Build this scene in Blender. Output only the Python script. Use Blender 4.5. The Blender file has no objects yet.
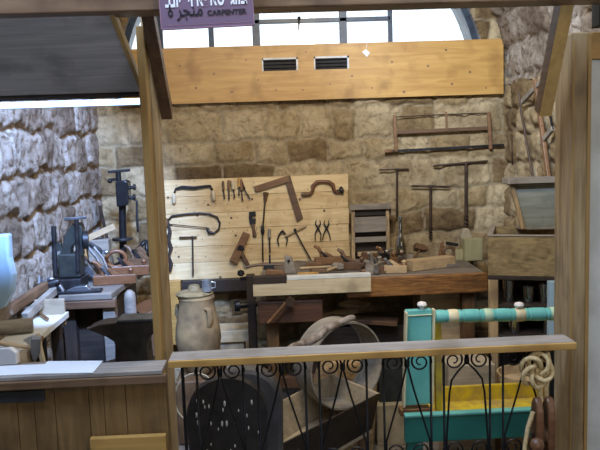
import bpy, bmesh, math, random
from math import sin, cos, pi, radians, sqrt, atan2
from bisect import bisect_right
from mathutils import Vector, Matrix, noise
random.seed(7)
V = Vector
COL = bpy.context.scene.collection

# ------------------------------------------------------------------ camera
F = 700.0
GA, PT, RO = radians(2.3), math.atan(78/700), radians(1.95)
CAM = V((0, 0, 1.6))
fw = V((sin(GA)*cos(PT), cos(GA)*cos(PT), -sin(PT)))
r0 = V((cos(GA), -sin(GA), 0))
u0 = r0.cross(fw)
rc = r0*cos(RO) - u0*sin(RO)
uc = u0*cos(RO) + r0*sin(RO)
cd = bpy.data.cameras.new('camera'); cam = bpy.data.objects.new('camera', cd); COL.objects.link(cam)
cd.sensor_width = 36; cd.lens = 36*F/600; cd.clip_start = .02
m = Matrix((rc, uc, -fw)).transposed().to_4x4(); m.translation = CAM
cam.matrix_world = m
bpy.context.scene.camera = cam

def ray(px, py): return fw + rc*((px-300)/F) + uc*((225-py)/F)
def P(px, py, Y): d = ray(px, py); return CAM + d*((Y-CAM.y)/d.y)
def PZ(px, py, z): d = ray(px, py); return CAM + d*((z-CAM.z)/d.z)
def PX(px, py, x): d = ray(px, py); return CAM + d*((x-CAM.x)/d.x)

# ------------------------------------------------------------------ materials
MATS = {}
def newmat(n):
    m = bpy.data.materials.new(n); m.use_nodes = True; MATS[n] = m
    nt = m.node_tree; b = nt.nodes['Principled BSDF']
    return m, nt, b
def N(nt, t, **k):
    n = nt.nodes.new(t)
    for a, v in k.items(): setattr(n, a, v)
    return n
def ramp(nt, stops):
    r = N(nt, 'ShaderNodeValToRGB'); e = r.color_ramp.elements
    while len(e) < len(stops): e.new(.5)
    for i, (p, c) in enumerate(stops): e[i].position = p; e[i].color = (*c, 1)
    return r
def wood(n, c1, c2, axis='x', rough=.65, sc=1.0, c3=None, bump=.25):
    m, nt, b = newmat(n); L = nt.links
    tc = N(nt, 'ShaderNodeTexCoord'); mp = N(nt, 'ShaderNodeMapping')
    s = {'x': (3, 34, 34), 'y': (34, 3, 34), 'z': (34, 34, 3)}[axis]
    mp.inputs['Scale'].default_value = [q*sc for q in s]
    L.new(tc.outputs['Object'], mp.inputs['Vector'])
    n1 = N(nt, 'ShaderNodeTexNoise'); n1.inputs['Scale'].default_value = 1.0; n1.inputs['Detail'].default_value = 6; n1.inputs['Distortion'].default_value = 1.2
    L.new(mp.outputs[0], n1.inputs['Vector'])
    n2 = N(nt, 'ShaderNodeTexNoise'); n2.inputs['Scale'].default_value = 7; n2.inputs['Detail'].default_value = 4
    L.new(tc.outputs['Object'], n2.inputs['Vector'])
    r = ramp(nt, [(.32, c1), (.68, c2)]); L.new(n1.outputs['Fac'], r.inputs['Fac'])
    mx = N(nt, 'ShaderNodeMixRGB'); mx.blend_type = 'MIX'
    c3 = c3 or tuple(q*.55 for q in c1)
    mx.inputs['Color2'].default_value = (*c3, 1)
    r2 = ramp(nt, [(.52, (0, 0, 0)), (.72, (.75, .75, .75))]); L.new(n2.outputs['Fac'], r2.inputs['Fac'])
    L.new(r2.outputs[0], mx.inputs['Fac']); L.new(r.outputs[0], mx.inputs['Color1'])
    L.new(mx.outputs[0], b.inputs['Base Color']); b.inputs['Roughness'].default_value = rough
    bp = N(nt, 'ShaderNodeBump'); bp.inputs['Strength'].default_value = bump; bp.inputs['Distance'].default_value = .004
    L.new(n1.outputs['Fac'], bp.inputs['Height']); L.new(bp.outputs[0], b.inputs['Normal'])
    return m
def plain(n, c, rough=.5, metal=0, c2=None, sc=20, bump=.15):
    m, nt, b = newmat(n); L = nt.links
    tc = N(nt, 'ShaderNodeTexCoord'); n1 = N(nt, 'ShaderNodeTexNoise'); n1.inputs['Scale'].default_value = sc; n1.inputs['Detail'].default_value = 5
    L.new(tc.outputs['Object'], n1.inputs['Vector'])
    c2 = c2 or tuple(q*.7 for q in c)
    r = ramp(nt, [(.35, c2), (.62, c)]); L.new(n1.outputs['Fac'], r.inputs['Fac']); L.new(r.outputs[0], b.inputs['Base Color'])
    b.inputs['Roughness'].default_value = rough; b.inputs['Metallic'].default_value = metal
    bp = N(nt, 'ShaderNodeBump'); bp.inputs['Strength'].default_value = bump; bp.inputs['Distance'].default_value = .003
    L.new(n1.outputs['Fac'], bp.inputs['Height']); L.new(bp.outputs[0], b.inputs['Normal'])
    return m
def glass(n, tint=(.9, .95, .95), mix=.12):
    m = bpy.data.materials.new(n); m.use_nodes = True; MATS[n] = m; nt = m.node_tree; nt.nodes.clear()
    o = N(nt, 'ShaderNodeOutputMaterial'); t = N(nt, 'ShaderNodeBsdfTransparent'); g = N(nt, 'ShaderNodeBsdfGlossy'); x = N(nt, 'ShaderNodeMixShader')
    t.inputs[0].default_value = (*tint, 1); g.inputs['Roughness'].default_value = .05
    lw = N(nt, 'ShaderNodeLayerWeight'); lw.inputs[0].default_value = mix+.25
    ml = N(nt, 'ShaderNodeMath'); ml.operation = 'MULTIPLY_ADD'; ml.inputs[1].default_value = .7; ml.inputs[2].default_value = mix
    nt.links.new(lw.outputs['Facing'], ml.inputs[0]); nt.links.new(ml.outputs[0], x.inputs[0])
    nt.links.new(t.outputs[0], x.inputs[1]); nt.links.new(g.outputs[0], x.inputs[2]); nt.links.new(x.outputs[0], o.inputs[0])
    return m
def stone_mat(n, ca, cb, cc, mortar, pit=.8):
    m, nt, b = newmat(n); L = nt.links
    a = N(nt, 'ShaderNodeAttribute'); a.attribute_name = 'stone'
    sp = N(nt, 'ShaderNodeSeparateColor'); L.new(a.outputs['Color'], sp.inputs[0])
    tc = N(nt, 'ShaderNodeTexCoord')
    n1 = N(nt, 'ShaderNodeTexNoise'); n1.inputs['Scale'].default_value = 11; n1.inputs['Detail'].default_value = 8; n1.inputs['Roughness'].default_value = .7
    n2 = N(nt, 'ShaderNodeTexNoise'); n2.inputs['Scale'].default_value = 42; n2.inputs['Detail'].default_value = 7; n2.inputs['Roughness'].default_value = .65
    n3 = N(nt, 'ShaderNodeTexNoise'); n3.inputs['Scale'].default_value = 3.0; n3.inputs['Detail'].default_value = 3
    for q in (n1, n2, n3): L.new(tc.outputs['Object'], q.inputs['Vector'])
    ad = N(nt, 'ShaderNodeMath'); ad.operation = 'MULTIPLY_ADD'; ad.inputs[1].default_value = .55
    L.new(sp.outputs[0], ad.inputs[0]); 
    sb = N(nt, 'ShaderNodeMath'); sb.operation = 'MULTIPLY'; sb.inputs[1].default_value = .5; L.new(n1.outputs['Fac'], sb.inputs[0]); L.new(sb.outputs[0], ad.inputs[2])
    r = ramp(nt, [(.25, ca), (.46, cb), (.70, cc)]); L.new(ad.outputs[0], r.inputs['Fac'])
    # dark soot / weathering blotches
    mx = N(nt, 'ShaderNodeMixRGB'); mx.blend_type = 'MULTIPLY'
    r2 = ramp(nt, [(.36, (.62, .58, .52)), (.55, (1, 1, 1))]); L.new(n3.outputs['Fac'], r2.inputs['Fac'])
    mx.inputs['Fac'].default_value = 1; L.new(r.outputs[0], mx.inputs['Color1']); L.new(r2.outputs[0], mx.inputs['Color2'])
    mm = N(nt, 'ShaderNodeMixRGB'); mm.inputs['Color2'].default_value = (*mortar, 1)
    L.new(sp.outputs[1], mm.inputs['Fac']); L.new(mx.outputs[0], mm.inputs['Color1'])
    m3 = N(nt, 'ShaderNodeMixRGB'); m3.blend_type = 'MULTIPLY'; m3.inputs['Fac'].default_value = .3
    r3 = ramp(nt, [(.35, (.55, .5, .45)), (.55, (1, 1, 1))]); L.new(n2.outputs['Fac'], r3.inputs['Fac'])
    L.new(mm.outputs[0], m3.inputs['Color1']); L.new(r3.outputs[0], m3.inputs['Color2'])
    vo = N(nt, 'ShaderNodeTexNoise'); vo.inputs['Scale'].default_value = 19; vo.inputs['Detail'].default_value = 10; vo.inputs['Roughness'].default_value = .78; vo.inputs['Distortion'].default_value = .8
    L.new(tc.outputs['Object'], vo.inputs['Vector'])
    r4 = ramp(nt, [(.40, (.34, .27, .20)), (.48, (.86, .83, .80)), (.60, (1, 1, 1)), (.70, (1.0, 1.0, 1.0))]); L.new(vo.outputs['Fac'], r4.inputs['Fac'])
    m4 = N(nt, 'ShaderNodeMixRGB'); m4.blend_type = 'MULTIPLY'; m4.inputs['Fac'].default_value = pit
    L.new(m3.outputs[0], m4.inputs['Color1']); L.new(r4.outputs[0], m4.inputs['Color2'])
    L.new(m4.outputs[0], b.inputs['Base Color']); b.inputs['Roughness'].default_value = .92
    bp = N(nt, 'ShaderNodeBump'); bp.inputs['Strength'].default_value = 1; bp.inputs['Distance'].default_value = .03
    L.new(vo.outputs['Fac'], bp.inputs['Height']); L.new(bp.outputs[0], b.inputs['Normal'])
    return m

stone_mat('stone', (.25, .165, .075), (.50, .365, .185), (.70, .56, .34), (.52, .43, .28), .6)
stone_mat('stone_rough', (.28, .21, .15), (.46, .385, .31), (.62, .56, .49), (.26, .19, .13), 1.0)
stone_mat('stone_floor', (.26, .23, .2), (.40, .36, .32), (.50, .46, .42), (.20, .18, .15))
wood('pine_deep', (.56, .37, .17), (.76, .57, .30), 'x', .6, 1.1, (.42, .27, .12))
wood('pine', (.66, .47, .23), (.84, .66, .38), 'x', .6, 1, (.50, .33, .15))
wood('pine_z', (.60, .43, .21), (.74, .56, .30), 'z', .6, 1)
wood('ochre', (.44, .235, .06), (.58, .345, .10), 'x', .45, .8, (.30, .15, .035))
wood('ochre_z', (.30, .17, .05), (.43, .26, .085), 'z', .5, .8, (.36, .21, .07))
wood('ochre_y', (.46, .29, .10), (.60, .40, .15), 'y', .5, .8, (.36, .21, .07))
wood('grey_wood', (.20, .175, .145), (.34, .30, .245), 'x', .75, 1, (.12, .10, .085))
wood('grey_wood_z', (.24, .16, .075), (.45, .32, .17), 'z', .7, 1.1, (.15, .10, .055), .5)
wood('flap_wood', (.46, .46, .48), (.66, .65, .66), 'x', .75, 1, (.26, .25, .25), .4)
wood('rail_wood', (.24, .21, .185), (.37, .33, .295), 'x', .5, 1, (.17, .135, .10))
wood('brown_x', (.09, .045, .025), (.16, .085, .045), 'x', .5, 1)
wood('brown_z', (.09, .045, .02), (.17, .095, .04), 'z', .55, 1)
wood('brown_y', (.10, .055, .03), (.18, .10, .05), 'y', .5, 1)
wood('plank_brown', (.17, .095, .032), (.28, .165, .06), 'z', .5, .9, (.07, .038, .016))
wood('trim_brown', (.15, .085, .045), (.24, .14, .075), 'x', .45, .9)
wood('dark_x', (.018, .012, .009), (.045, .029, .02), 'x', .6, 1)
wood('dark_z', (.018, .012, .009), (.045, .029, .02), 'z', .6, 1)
wood('rust_bench', (.11, .045, .02), (.38, .18, .05), 'x', .5, 2.6, (.05, .025, .015), .6)
wood('bench_top', (.15, .13, .11), (.26, .22, .18), 'x', .65, 1)
wood('red_wood', (.12, .05, .02), (.20, .088, .038), 'x', .4, 1)
wood('tool_wood', (.16, .08, .035), (.27, .145, .07), 'x', .45, 1.5)
wood('tool_dark', (.10, .055, .03), (.17, .095, .05), 'x', .45, 1.5)
wood('pale_wood', (.52, .42, .26), (.66, .56, .38), 'x', .6, 1)
wood('green_wood', (.32, .29, .16), (.42, .39, .22), 'z', .65, .6, (.33, .32, .18))
wood('trough_wood', (.32, .26, .18), (.46, .38, .27), 'x', .7, 1)
wood('tan_wood', (.44, .31, .17), (.56, .42, .25), 'x', .6, 1)
wood('chest_wood', (.15, .105, .045), (.34, .25, .12), 'x', .65, 1.1, (.09, .06, .03), .5)
wood('vice_wood', (.06, .028, .018), (.11, .052, .03), 'x', .5, 1)
wood('lid_wood', (.17, .18, .15), (.27, .28, .235), 'x', .6, .7, (.12, .12, .10))
plain('iron', (.045, .045, .05), .45, .6, (.02, .018, .018))
plain('rusty_iron', (.085, .05, .035), .55, .5, (.04, .028, .02))
plain('black_iron', (.02, .02, .024), .4, .5, (.01, .01, .01))
plain('steel', (.42, .45, .5), .3, .85, (.25, .27, .3))
plain('green_iron', (.045, .05, .045), .45, .3, (.025, .028, .026))
plain('clay', (.33, .215, .095), .85, 0, (.13, .085, .04), 8, .4)
plain('tin', (.5, .52, .52), .35, .7)
plain('turquoise', (.17, .53, .50), .4, 0, (.11, .42, .40), 7)
plain('teal', (.025, .21, .18), .42, 0, (.015, .15, .13), 6)
plain('pale_green', (.50, .66, .47), .5, 0, (.42, .56, .40), 15)
plain('cream', (.74, .68, .46), .5, 0, (.62, .54, .34), 15)
plain('white_knob', (.85, .82, .80), .3, 0, (.75, .7, .7))
plain('yellow_paint', (.74, .58, .035), .5, 0, (.42, .29, .10), 14)
plain('paper', (.85, .86, .88), .7, 0, (.82, .83, .86), 4, .02)
plain('white_board', (.70, .71, .68), .6, 0, (.58, .58, .55), 10, .05)
plain('cloth_blue', (.34, .48, .58), .4, 0, (.36, .54, .70), 8, .3)
plain('rope', (.72, .55, .29), .85, 0, (.50, .36, .17), 90, .6)
plain('bark', (.12, .085, .06), .6, 0, (.34, .29, .26), 30, .9)
plain('flint', (.72, .68, .62), .5, 0, (.5, .45, .38), 30)
plain('sledge', (.03, .025, .022), .5, 0, (.014, .012, .011), 18, .5)
plain('sledge_lit', (.11, .105, .11), .45, 0, (.05, .045, .045), 6, .4)  # paler sledge tone, skylight on the rounded top put into the colour
plain('stone_block', (.46, .39, .27), .85, 0, (.30, .25, .17), 12, .4)
plain('sieve_mesh', (.42, .29, .15), .85, 0, (.22, .15, .08), 40, .7)
plain('frame_paint', (.045, .06, .085), .4, .2, (.03, .04, .06))
plain('frame_white', (.65, .68, .72), .4, 0)
plain('sign_mauve', (.20, .125, .19), .5, 0, (.19, .12, .18), 3, .0)
plain('sign_edge', (.42, .22, .30), .5, 0)
plain('anvil_iron', (.075, .062, .05), .5, .3, (.04, .032, .027))
plain('worn_steel', (.26, .28, .31), .35, .8, (.12, .13, .14))
plain('sign_white', (.9, .9, .92), .5, 0, (.88, .88, .9))
plain('sign_ink', (.018, .012, .02), .6, 0)
plain('leather', (.035, .022, .016), .6, 0)
plain('slot_dark', (.03, .03, .032), .8, 0)
plain('grey_stone', (.25, .26, .27), .7, 0, (.17, .17, .18), 10)
glass('window_glass', (.93, .96, .98), .03)
glass('bottle_glass', (.50, .52, .46), .30)
glass('tumbler_glass', (.72, .78, .82), .28)

# ------------------------------------------------------------------ mesh builder
class MB:
    def __init__(s, M=None): s.v = []; s.f = []; s.sm = []; s.mi = []; s.mat = 0; s.M = M
    def _a(s, vs, fs, smooth=False):
        b = len(s.v)
        s.v += [(s.M @ V(q)) if s.M else V(q) for q in vs]
        for f in fs: s.f.append(tuple(b+i for i in f)); s.sm.append(smooth); s.mi.append(s.mat)
        return s
    def hexa(s, p):   # 8 points: 4 bottom, 4 top
        return s._a(p, [(0,3,2,1),(4,5,6,7),(0,1,5,4),(1,2,6,5),(2,3,7,6),(3,0,4,7)])
    def box(s, x0, x1, y0, y1, z0, z1):
        if x0 > x1: x0, x1 = x1, x0
        if y0 > y1: y0, y1 = y1, y0
        if z0 > z1: z0, z1 = z1, z0
        return s.hexa([(x0,y0,z0),(x1,y0,z0),(x1,y1,z0),(x0,y1,z0),(x0,y0,z1),(x1,y0,z1),(x1,y1,z1),(x0,y1,z1)])
    def bar(s, a, b, w, h, up=(0, 0, 1), w2=None, h2=None):
        a, b = V(a), V(b); d = (b-a).normalized(); u = V(up)
        if abs(d.dot(u)) > .98: u = V((0, 1, 0))
        x = d.cross(u).normalized(); z = x.cross(d).normalized()
        w2 = w if w2 is None else w2; h2 = h if h2 is None else h2
        q = []
        for p, ww, hh in ((a, w, h), (b, w2, h2)):
            q.append([p+x*(sx*ww/2)+z*(sz*hh/2) for sx, sz in ((-1,-1),(1,-1),(1,1),(-1,1))])
        return s._a(q[0]+q[1], [(0,1,2,3),(7,6,5,4),(0,4,5,1),(1,5,6,2),(2,6,7,3),(3,7,4,0)])
    def tube(s, pts, r, n=10, cap=True, closed=False, flat=1.0):
        pts = [V(p) for p in pts]; k = len(pts)
        rs = r if isinstance(r, (list, tuple)) else [r]*k
        t0 = (pts[1]-pts[0]).normalized(); up = V((0, 0, 1)) if abs(t0.z) < .9 else V((1, 0, 0))
        nrm = (up - t0*up.dot(t0)).normalized(); vs = []
        for i in range(k):
            if closed: t = (pts[(i+1) % k]-pts[i-1]).normalized()
            else: t = (pts[min(i+1, k-1)]-pts[max(i-1, 0)]).normalized()
            nrm = (nrm - t*nrm.dot(t)).normalized(); bn = t.cross(nrm)
            for j in range(n):
                a = 2*pi*j/n; vs.append(pts[i] + nrm*(cos(a)*rs[i]) + bn*(sin(a)*rs[i]*flat))
        fs = []
        for i in range(k if closed else k-1):
            for j in range(n):
                a, b = i*n+j, i*n+(j+1) % n; c, d = ((i+1) % k)*n+(j+1) % n, ((i+1) % k)*n+j
                fs.append((a, d, c, b))
        s._a(vs, fs, True)
        if cap and not closed:
            s._a(vs[:n], [tuple(range(n))]); s._a(vs[-n:], [tuple(reversed(range(n)))])
        return s
    def lathe(s, prof, o=(0, 0, 0), axis=(0, 0, 1), n=24):
        o = V(o); ax = V(axis).normalized(); t = V((1, 0, 0)) if abs(ax.x) < .9 else V((0, 1, 0))
        x = (t-ax*t.dot(ax)).normalized(); y = ax.cross(x); vs = []; fs = []
        for r, h in prof:
            for j in range(n):
                a = 2*pi*j/n; vs.append(o+ax*h+x*(cos(a)*max(r, 1e-4))+y*(sin(a)*max(r, 1e-4)))
        for i in range(len(prof)-1):
            for j in range(n): fs.append((i*n+j, i*n+(j+1) % n, (i+1)*n+(j+1) % n, (i+1)*n+j))
        s._a(vs, fs, True)
        if tuple(prof[0]) == tuple(prof[-1]): return s
        if prof[0][0] > 1e-3: s._a(vs[:n], [tuple(reversed(range(n)))])
        if prof[-1][0] > 1e-3: s._a(vs[-n:], [tuple(range(n))])
        return s
    def prism(s, pts, d):    # planar polygon extruded by vector d
        pts = [V(p) for p in pts]; d = V(d); n = len(pts)
        nn = V((0, 0, 0))
        for i in range(n): nn += pts[i].cross(pts[(i+1) % n])
        if nn.dot(d) > 0: pts.reverse()
        vs = pts+[p+d for p in pts]
        return s._a(vs, [tuple(range(n)), tuple(reversed(range(n, 2*n)))]+[(i, i+n, (i+1) % n+n, (i+1) % n) for i in range(n)])
    def pprism(s, px, Y, dep):   # outline standing in a plane of constant depth, real thickness behind it
        return s.prism([P(x, y, Y) for x, y in px], (0, dep, 0))
    def ptube(s, px, Y, r, n=8, **k): return s.tube([P(x, y, Y) for x, y in px], r, n, **k)
    def pbox(s, x0, y0, x1, y1, Y, dep):
        a = P((x0+x1)/2, y0, Y); b = P((x0+x1)/2, y1, Y); c = P(x0, (y0+y1)/2, Y); d = P(x1, (y0+y1)/2, Y)
        return s.box(c.x, d.x, Y, Y+dep, b.z, a.z)
    def ball(s, c, r, sq=(1, 1, 1), n=14):
        c = V(c); vs = []; fs = []; k = n//2
        for i in range(k+1):
            th = pi*i/k
            for j in range(n):
                a = 2*pi*j/n; vs.append(c+V((sin(th)*cos(a)*r*sq[0], sin(th)*sin(a)*r*sq[1], cos(th)*r*sq[2])))
        for i in range(k):
            for j in range(n): fs.append((i*n+j, (i+1)*n+j, (i+1)*n+(j+1) % n, i*n+(j+1) % n))
        return s._a(vs, fs, True)
    def base(s):
        xs = [p.x for p in s.v]; ys = [p.y for p in s.v]; zs = [p.z for p in s.v]
        return (min(xs), max(xs), min(ys), max(ys), min(zs), max(zs))

def mkobj(name, mb, mat, org, bevel=0):
    me = bpy.data.meshes.new(name)
    me.from_pydata([tuple(p-org) for p in mb.v], [], mb.f)
    me.polygons.foreach_set('use_smooth', mb.sm); me.polygons.foreach_set('material_index', mb.mi)
    bm = bmesh.new(); bm.from_mesh(me); bmesh.ops.remove_doubles(bm, verts=bm.verts, dist=1e-6)
    bmesh.ops.recalc_face_normals(bm, faces=bm.faces)
    for e in bm.edges:
        if len(e.link_faces) == 2 and e.calc_face_angle(0) > .7: e.smooth = False
    bm.to_mesh(me); bm.free()
    for q in ((mat,) if isinstance(mat, str) else mat): me.materials.append(MATS[q])
    o = bpy.data.objects.new(name, me); COL.objects.link(o)
    if bevel:
        b = o.modifiers.new('edge', 'BEVEL'); b.width = bevel; b.segments = 2; b.limit_method = 'ANGLE'; b.angle_limit = radians(40)
    return o

class T:
    """a thing: collects its parts, then puts its base empty under them"""
    def __init__(s, name, label, cat, group=None): s.n, s.l, s.c, s.g = name, label, cat, group; s.p = []
    def part(s, name, mb, mat, bevel=0, sub=None, label=None):
        s.p.append((name, mb, mat, bevel, sub, label)); return len(s.p)-1
    def done(s):
        bb = [q[1].base() for q in s.p]
        x0 = min(b[0] for b in bb); x1 = max(b[1] for b in bb); y0 = min(b[2] for b in bb); y1 = max(b[3] for b in bb); z0 = min(b[4] for b in bb)
        org = V(((x0+x1)/2, (y0+y1)/2, z0))
        if len(s.p) == 1:
            q = s.p[0]; root = mkobj(s.n, q[1], q[2], org, q[3]); root.location = org
        else:
            root = bpy.data.objects.new(s.n, None); COL.objects.link(root); root.location = org; root.empty_display_size = .05
            obs = []
            for (n, mb, mat, bv, sub, lab) in s.p:
                if sub is None:
                    o = mkobj(n, mb, mat, org, bv); o.parent = root
                else:
                    o = mkobj(n, mb, mat, org, bv); o.parent = obs[sub]
                if lab: o['label'] = lab
                obs.append(o)
        root['label'] = s.l; root['category'] = s.c
        if s.g: root['group'] = s.g
        return root
def single(name, label, cat, mb, mat, bevel=0, group=None):
    t = T(name, label, cat, group); t.part(name, mb, mat, bevel); return t.done()
def struct(name, mb, mat, bevel=0, parent=None):
    o = mkobj(name, mb, mat, V((0, 0, 0)), bevel)
    if parent: o.parent = parent
    else: o['kind'] = 'structure'
    return o

# ------------------------------------------------------------------ room shell
YB = 4.7
XL = P(101, 160, YB).x; XR = P(505, 120, YB).x
XC = (XL+XR)/2; RV = (XR-XL)/2
ZS = P(300, 92, YB).z
YF = 2.5        # where the vault begins, behind the timber front
RW = RV-.13     # lunette radius
print('room', XL, XR, XC, RV, ZS)

class Stones:
    def __init__(s, u0, u1, v0, v1, seed, hs=(.15, .22), ws=(.2, .46)):
        rd = random.Random(seed); s.v = [v0]; s.u = []; s.r = []
        while s.v[-1] < v1:
            s.v.append(s.v[-1]+rd.uniform(*hs)); e = [u0-rd.uniform(.05, .3)]
            while e[-1] < u1: e.append(e[-1]+rd.uniform(*ws))
            s.u.append(e); s.r.append([(rd.random(), rd.uniform(-1, 1)) for _ in e])
    def at(s, u, v, warp, seed):
        w = V((u*5+seed, v*5, seed)); wu = noise.noise(w)*warp; wv = noise.noise(w+V((9, 4, 2)))*warp
        w2 = w*3.2; wu += noise.noise(w2)*warp*.5; wv += noise.noise(w2+V((3, 8, 1)))*warp*.5
        u += wu; v += wv
        i = max(0, min(len(s.u)-1, bisect_right(s.v, v)-1)); e = s.u[i]
        j = max(0, min(len(e)-2, bisect_right(e, u)-1))
        d = min(u-e[j], e[j+1]-u, v-s.v[i], s.v[i+1]-v)
        return max(d, 0), s.r[i][j]
def stone_sheet(name, u0, u1, v0, v1, fn, mat, seed, step=.014, relief=.02, rough=.01, keep=None, warp=.03, hs=(.15, .22), ws=(.2, .46)):
    st = Stones(u0, u1, v0, v1, seed, hs, ws)
    nu = int((u1-u0)/step)+1; nv = int((v1-v0)/step)+1
    vs = []; cols = []
    for j in range(nv+1):
        v = v0+(v1-v0)*j/nv
        for i in range(nu+1):
            u = u0+(u1-u0)*i/nu
            d, (rn, off) = st.at(u, v, warp, seed)
            t = min(1, d/.03); t = t*t*(3-2*t); mt = 1-min(1, d/.011)
            w = V((u*14, v*14, seed*3.1))
            h = t*relief*(1+.35*off) + t*rough*(noise.noise(w)+.6*noise.noise(w*2.6)+.35*noise.noise(w*6))
            vs.append(fn(u, v, h)); cols.append((rn, mt, 0, 1))
    fs = []
    for j in range(nv):
        for i in range(nu):
            if keep and not keep(u0+(u1-u0)*(i+.5)/nu, v0+(v1-v0)*(j+.5)/nv): continue
            a = j*(nu+1)+i; fs.append((a, a+1, a+nu+2, a+nu+1))
    me = bpy.data.meshes.new(name); me.from_pydata(vs, [], fs)
    at = me.color_attributes.new('stone', 'FLOAT_COLOR', 'POINT')
    at.data.foreach_set('color', [c for q in cols for c in q])
    me.polygons.foreach_set('use_smooth', [True]*len(fs))
    me.materials.append(MATS[mat]); o = bpy.data.objects.new(name, me); COL.objects.link(o); o['kind'] = 'structure'
    return o

def inside_win(x, z): return z > ZS-.02 and (x-XC)**2+(z-ZS)**2 < RW**2
stone_sheet('wall_back', XL-.03, XR+.03, 0, ZS+RV+.02, lambda u, v, h: (u, YB-h, v), 'stone', 3, step=.012, relief=.02, rough=.011, hs=(.13, .21), ws=(.16, .4),
            keep=lambda x, z: not inside_win(x, z))
stone_sheet('wall_left', YF-.1, YB+.02, 0, ZS+.02, lambda u, v, h: (XL-.028+h, u, v), 'stone_rough', 5, step=.010, relief=.026, rough=.012, warp=.045, hs=(.17, .25), ws=(.12, .30))
stone_sheet('wall_right', YF-.1, YB+.02, 0, ZS+.02, lambda u, v, h: (XR+.025-h, u, v), 'stone', 8, step=.013, relief=.028, rough=.016, warp=.04)
def vault(u, v, h):
    a = v/RV; r = RV+.026-h; return (XC-r*cos(a), u, ZS+r*sin(a))
stone_sheet('ceiling', YF-.1, YB+.02, 0, pi*RV, vault, 'stone_rough', 11, step=.018, relief=.03, rough=.018, warp=.04)
stone_sheet('floor', -3.2, 4.2, -1.0, 4.8, lambda u, v, h: (u, v, h-.006), 'stone_floor', 21, step=.05, relief=.006, rough=.003, hs=(.35, .5), ws=(.4, .7))

# outer leaf of the back wall round the lunette (gives the reveal its depth)
mb = MB(); k = 40
for i in range(k):
    a, b = pi*i/k, pi*(i+1)/k
    p = lambda t, r, y: (XC+r*cos(t), y, ZS+r*sin(t))
    mb.hexa([p(a, RW+.005, YB+.002), p(a, RW+.16, YB+.002), p(a, RW+.16, YB+.35), p(a, RW+.005, YB+.35), p(b, RW+.005, YB+.002), p(b, RW+.16, YB+.002), p(b, RW+.16, YB+.35), p(b, RW+.005, YB+.35)])
mb.box(XL-.1, XR+.1, YB+.03, YB+.35, 0, ZS-.02)
struct('trim_1', mb, 'grey_stone')

# lunette window
win = bpy.data.objects.new('window_1', None); COL.objects.link(win); win['kind'] = 'structure'
YW = YB+.06
mb = MB()
arc = [(XC+(RW-.012)*cos(pi*i/48), YW, ZS+(RW-.012)*sin(pi*i/48)) for i in range(49)]
for i in range(48): mb.bar(arc[i], arc[i+1], .05, .036, (0, 1, 0))
mb.box(XC-RW, XC+RW, YW-.02, YW+.02, ZS-.03, ZS+.02)
def vbar(px, w):
    p = P(px, 30, YW); h = sqrt(max(0, (RW-.02)**2-(p.x-XC)**2)); mb.box(p.x-w/2, p.x+w/2, YW-.018, YW+.018, ZS, ZS+h)
for px, w in ((211, .035), (256, .05), (343, .05), (390, .03), (160, .035), (300, .012)):
    if px == 300: continue
    vbar(px, w)
zb = P(300, 21, YW).z
mb.box(P(211, 21, YW).x, P(390, 21, YW).x, YW-.018, YW+.018, zb-.014, zb+.014)
struct('window_frame', mb, 'frame_paint', .003, win)
mb = MB(); mb.tube([P(299, 19, YW-.03), P(299, 30, YW-.035)], .006, 8); mb.ball(P(299, 18, YW-.03), .012)
struct('window_latch', mb, 'iron', 0, win)
mb = MB()
mb.prism([(XC+(RW-.02)*cos(pi*i/40), YW+.004, ZS+(RW-.02)*sin(pi*i/40)) for i in range(41)], (0, .004, 0))
struct('window_pane', mb, 'window_glass', 0, win)
mb = MB()   # wire guard outside the right-hand light
for px in (405, 418, 431, 444):
    p = P(px, 20, YW+.2); mb.tube([(p.x, YW+.2, ZS), (p.x, YW+.2, ZS+.75)], .0016, 4)
for py in (10, 30): 
    a = P(392, py, YW+.2); b = P(470, py, YW+.2); mb.tube([a, b], .0016, 4)
o = struct('window_guard', mb, 'frame_white', 0, win)

# unseen lane behind and beside the camera; end walls added to block sky light
mb = MB(); mb.box(-3.2, 4.2, -1.3, -1.0, 0, 3.4); struct('wall_front', mb, 'grey_stone')
mb = MB(); mb.box(-.2, 4.2, -1.3, 1.75, 3.3, 3.4); mb.box(-3.2, -.2, -1.3, .9, 3.3, 3.4); mb.box(-3.2, -1.7, .9, 2.4, 3.3, 3.4); struct('ceiling_lane', mb, 'grey_wood')
mb = MB(); mb.box(4.2, 4.3, -1.3, 2.0, 0, 3.4); mb.box(1.62, 4.2, 2.3, 2.4, 0, 3.4); struct('sky_block_right_lane', mb, 'grey_stone')
mb = MB(); mb.box(-3.3, -3.2, -1.3, 2.4, 0, 3.4); mb.box(-3.3, XL-.06, 2.42, 2.5, 0, 3.4); struct('sky_block_left_lane', mb, 'grey_stone')

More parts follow.
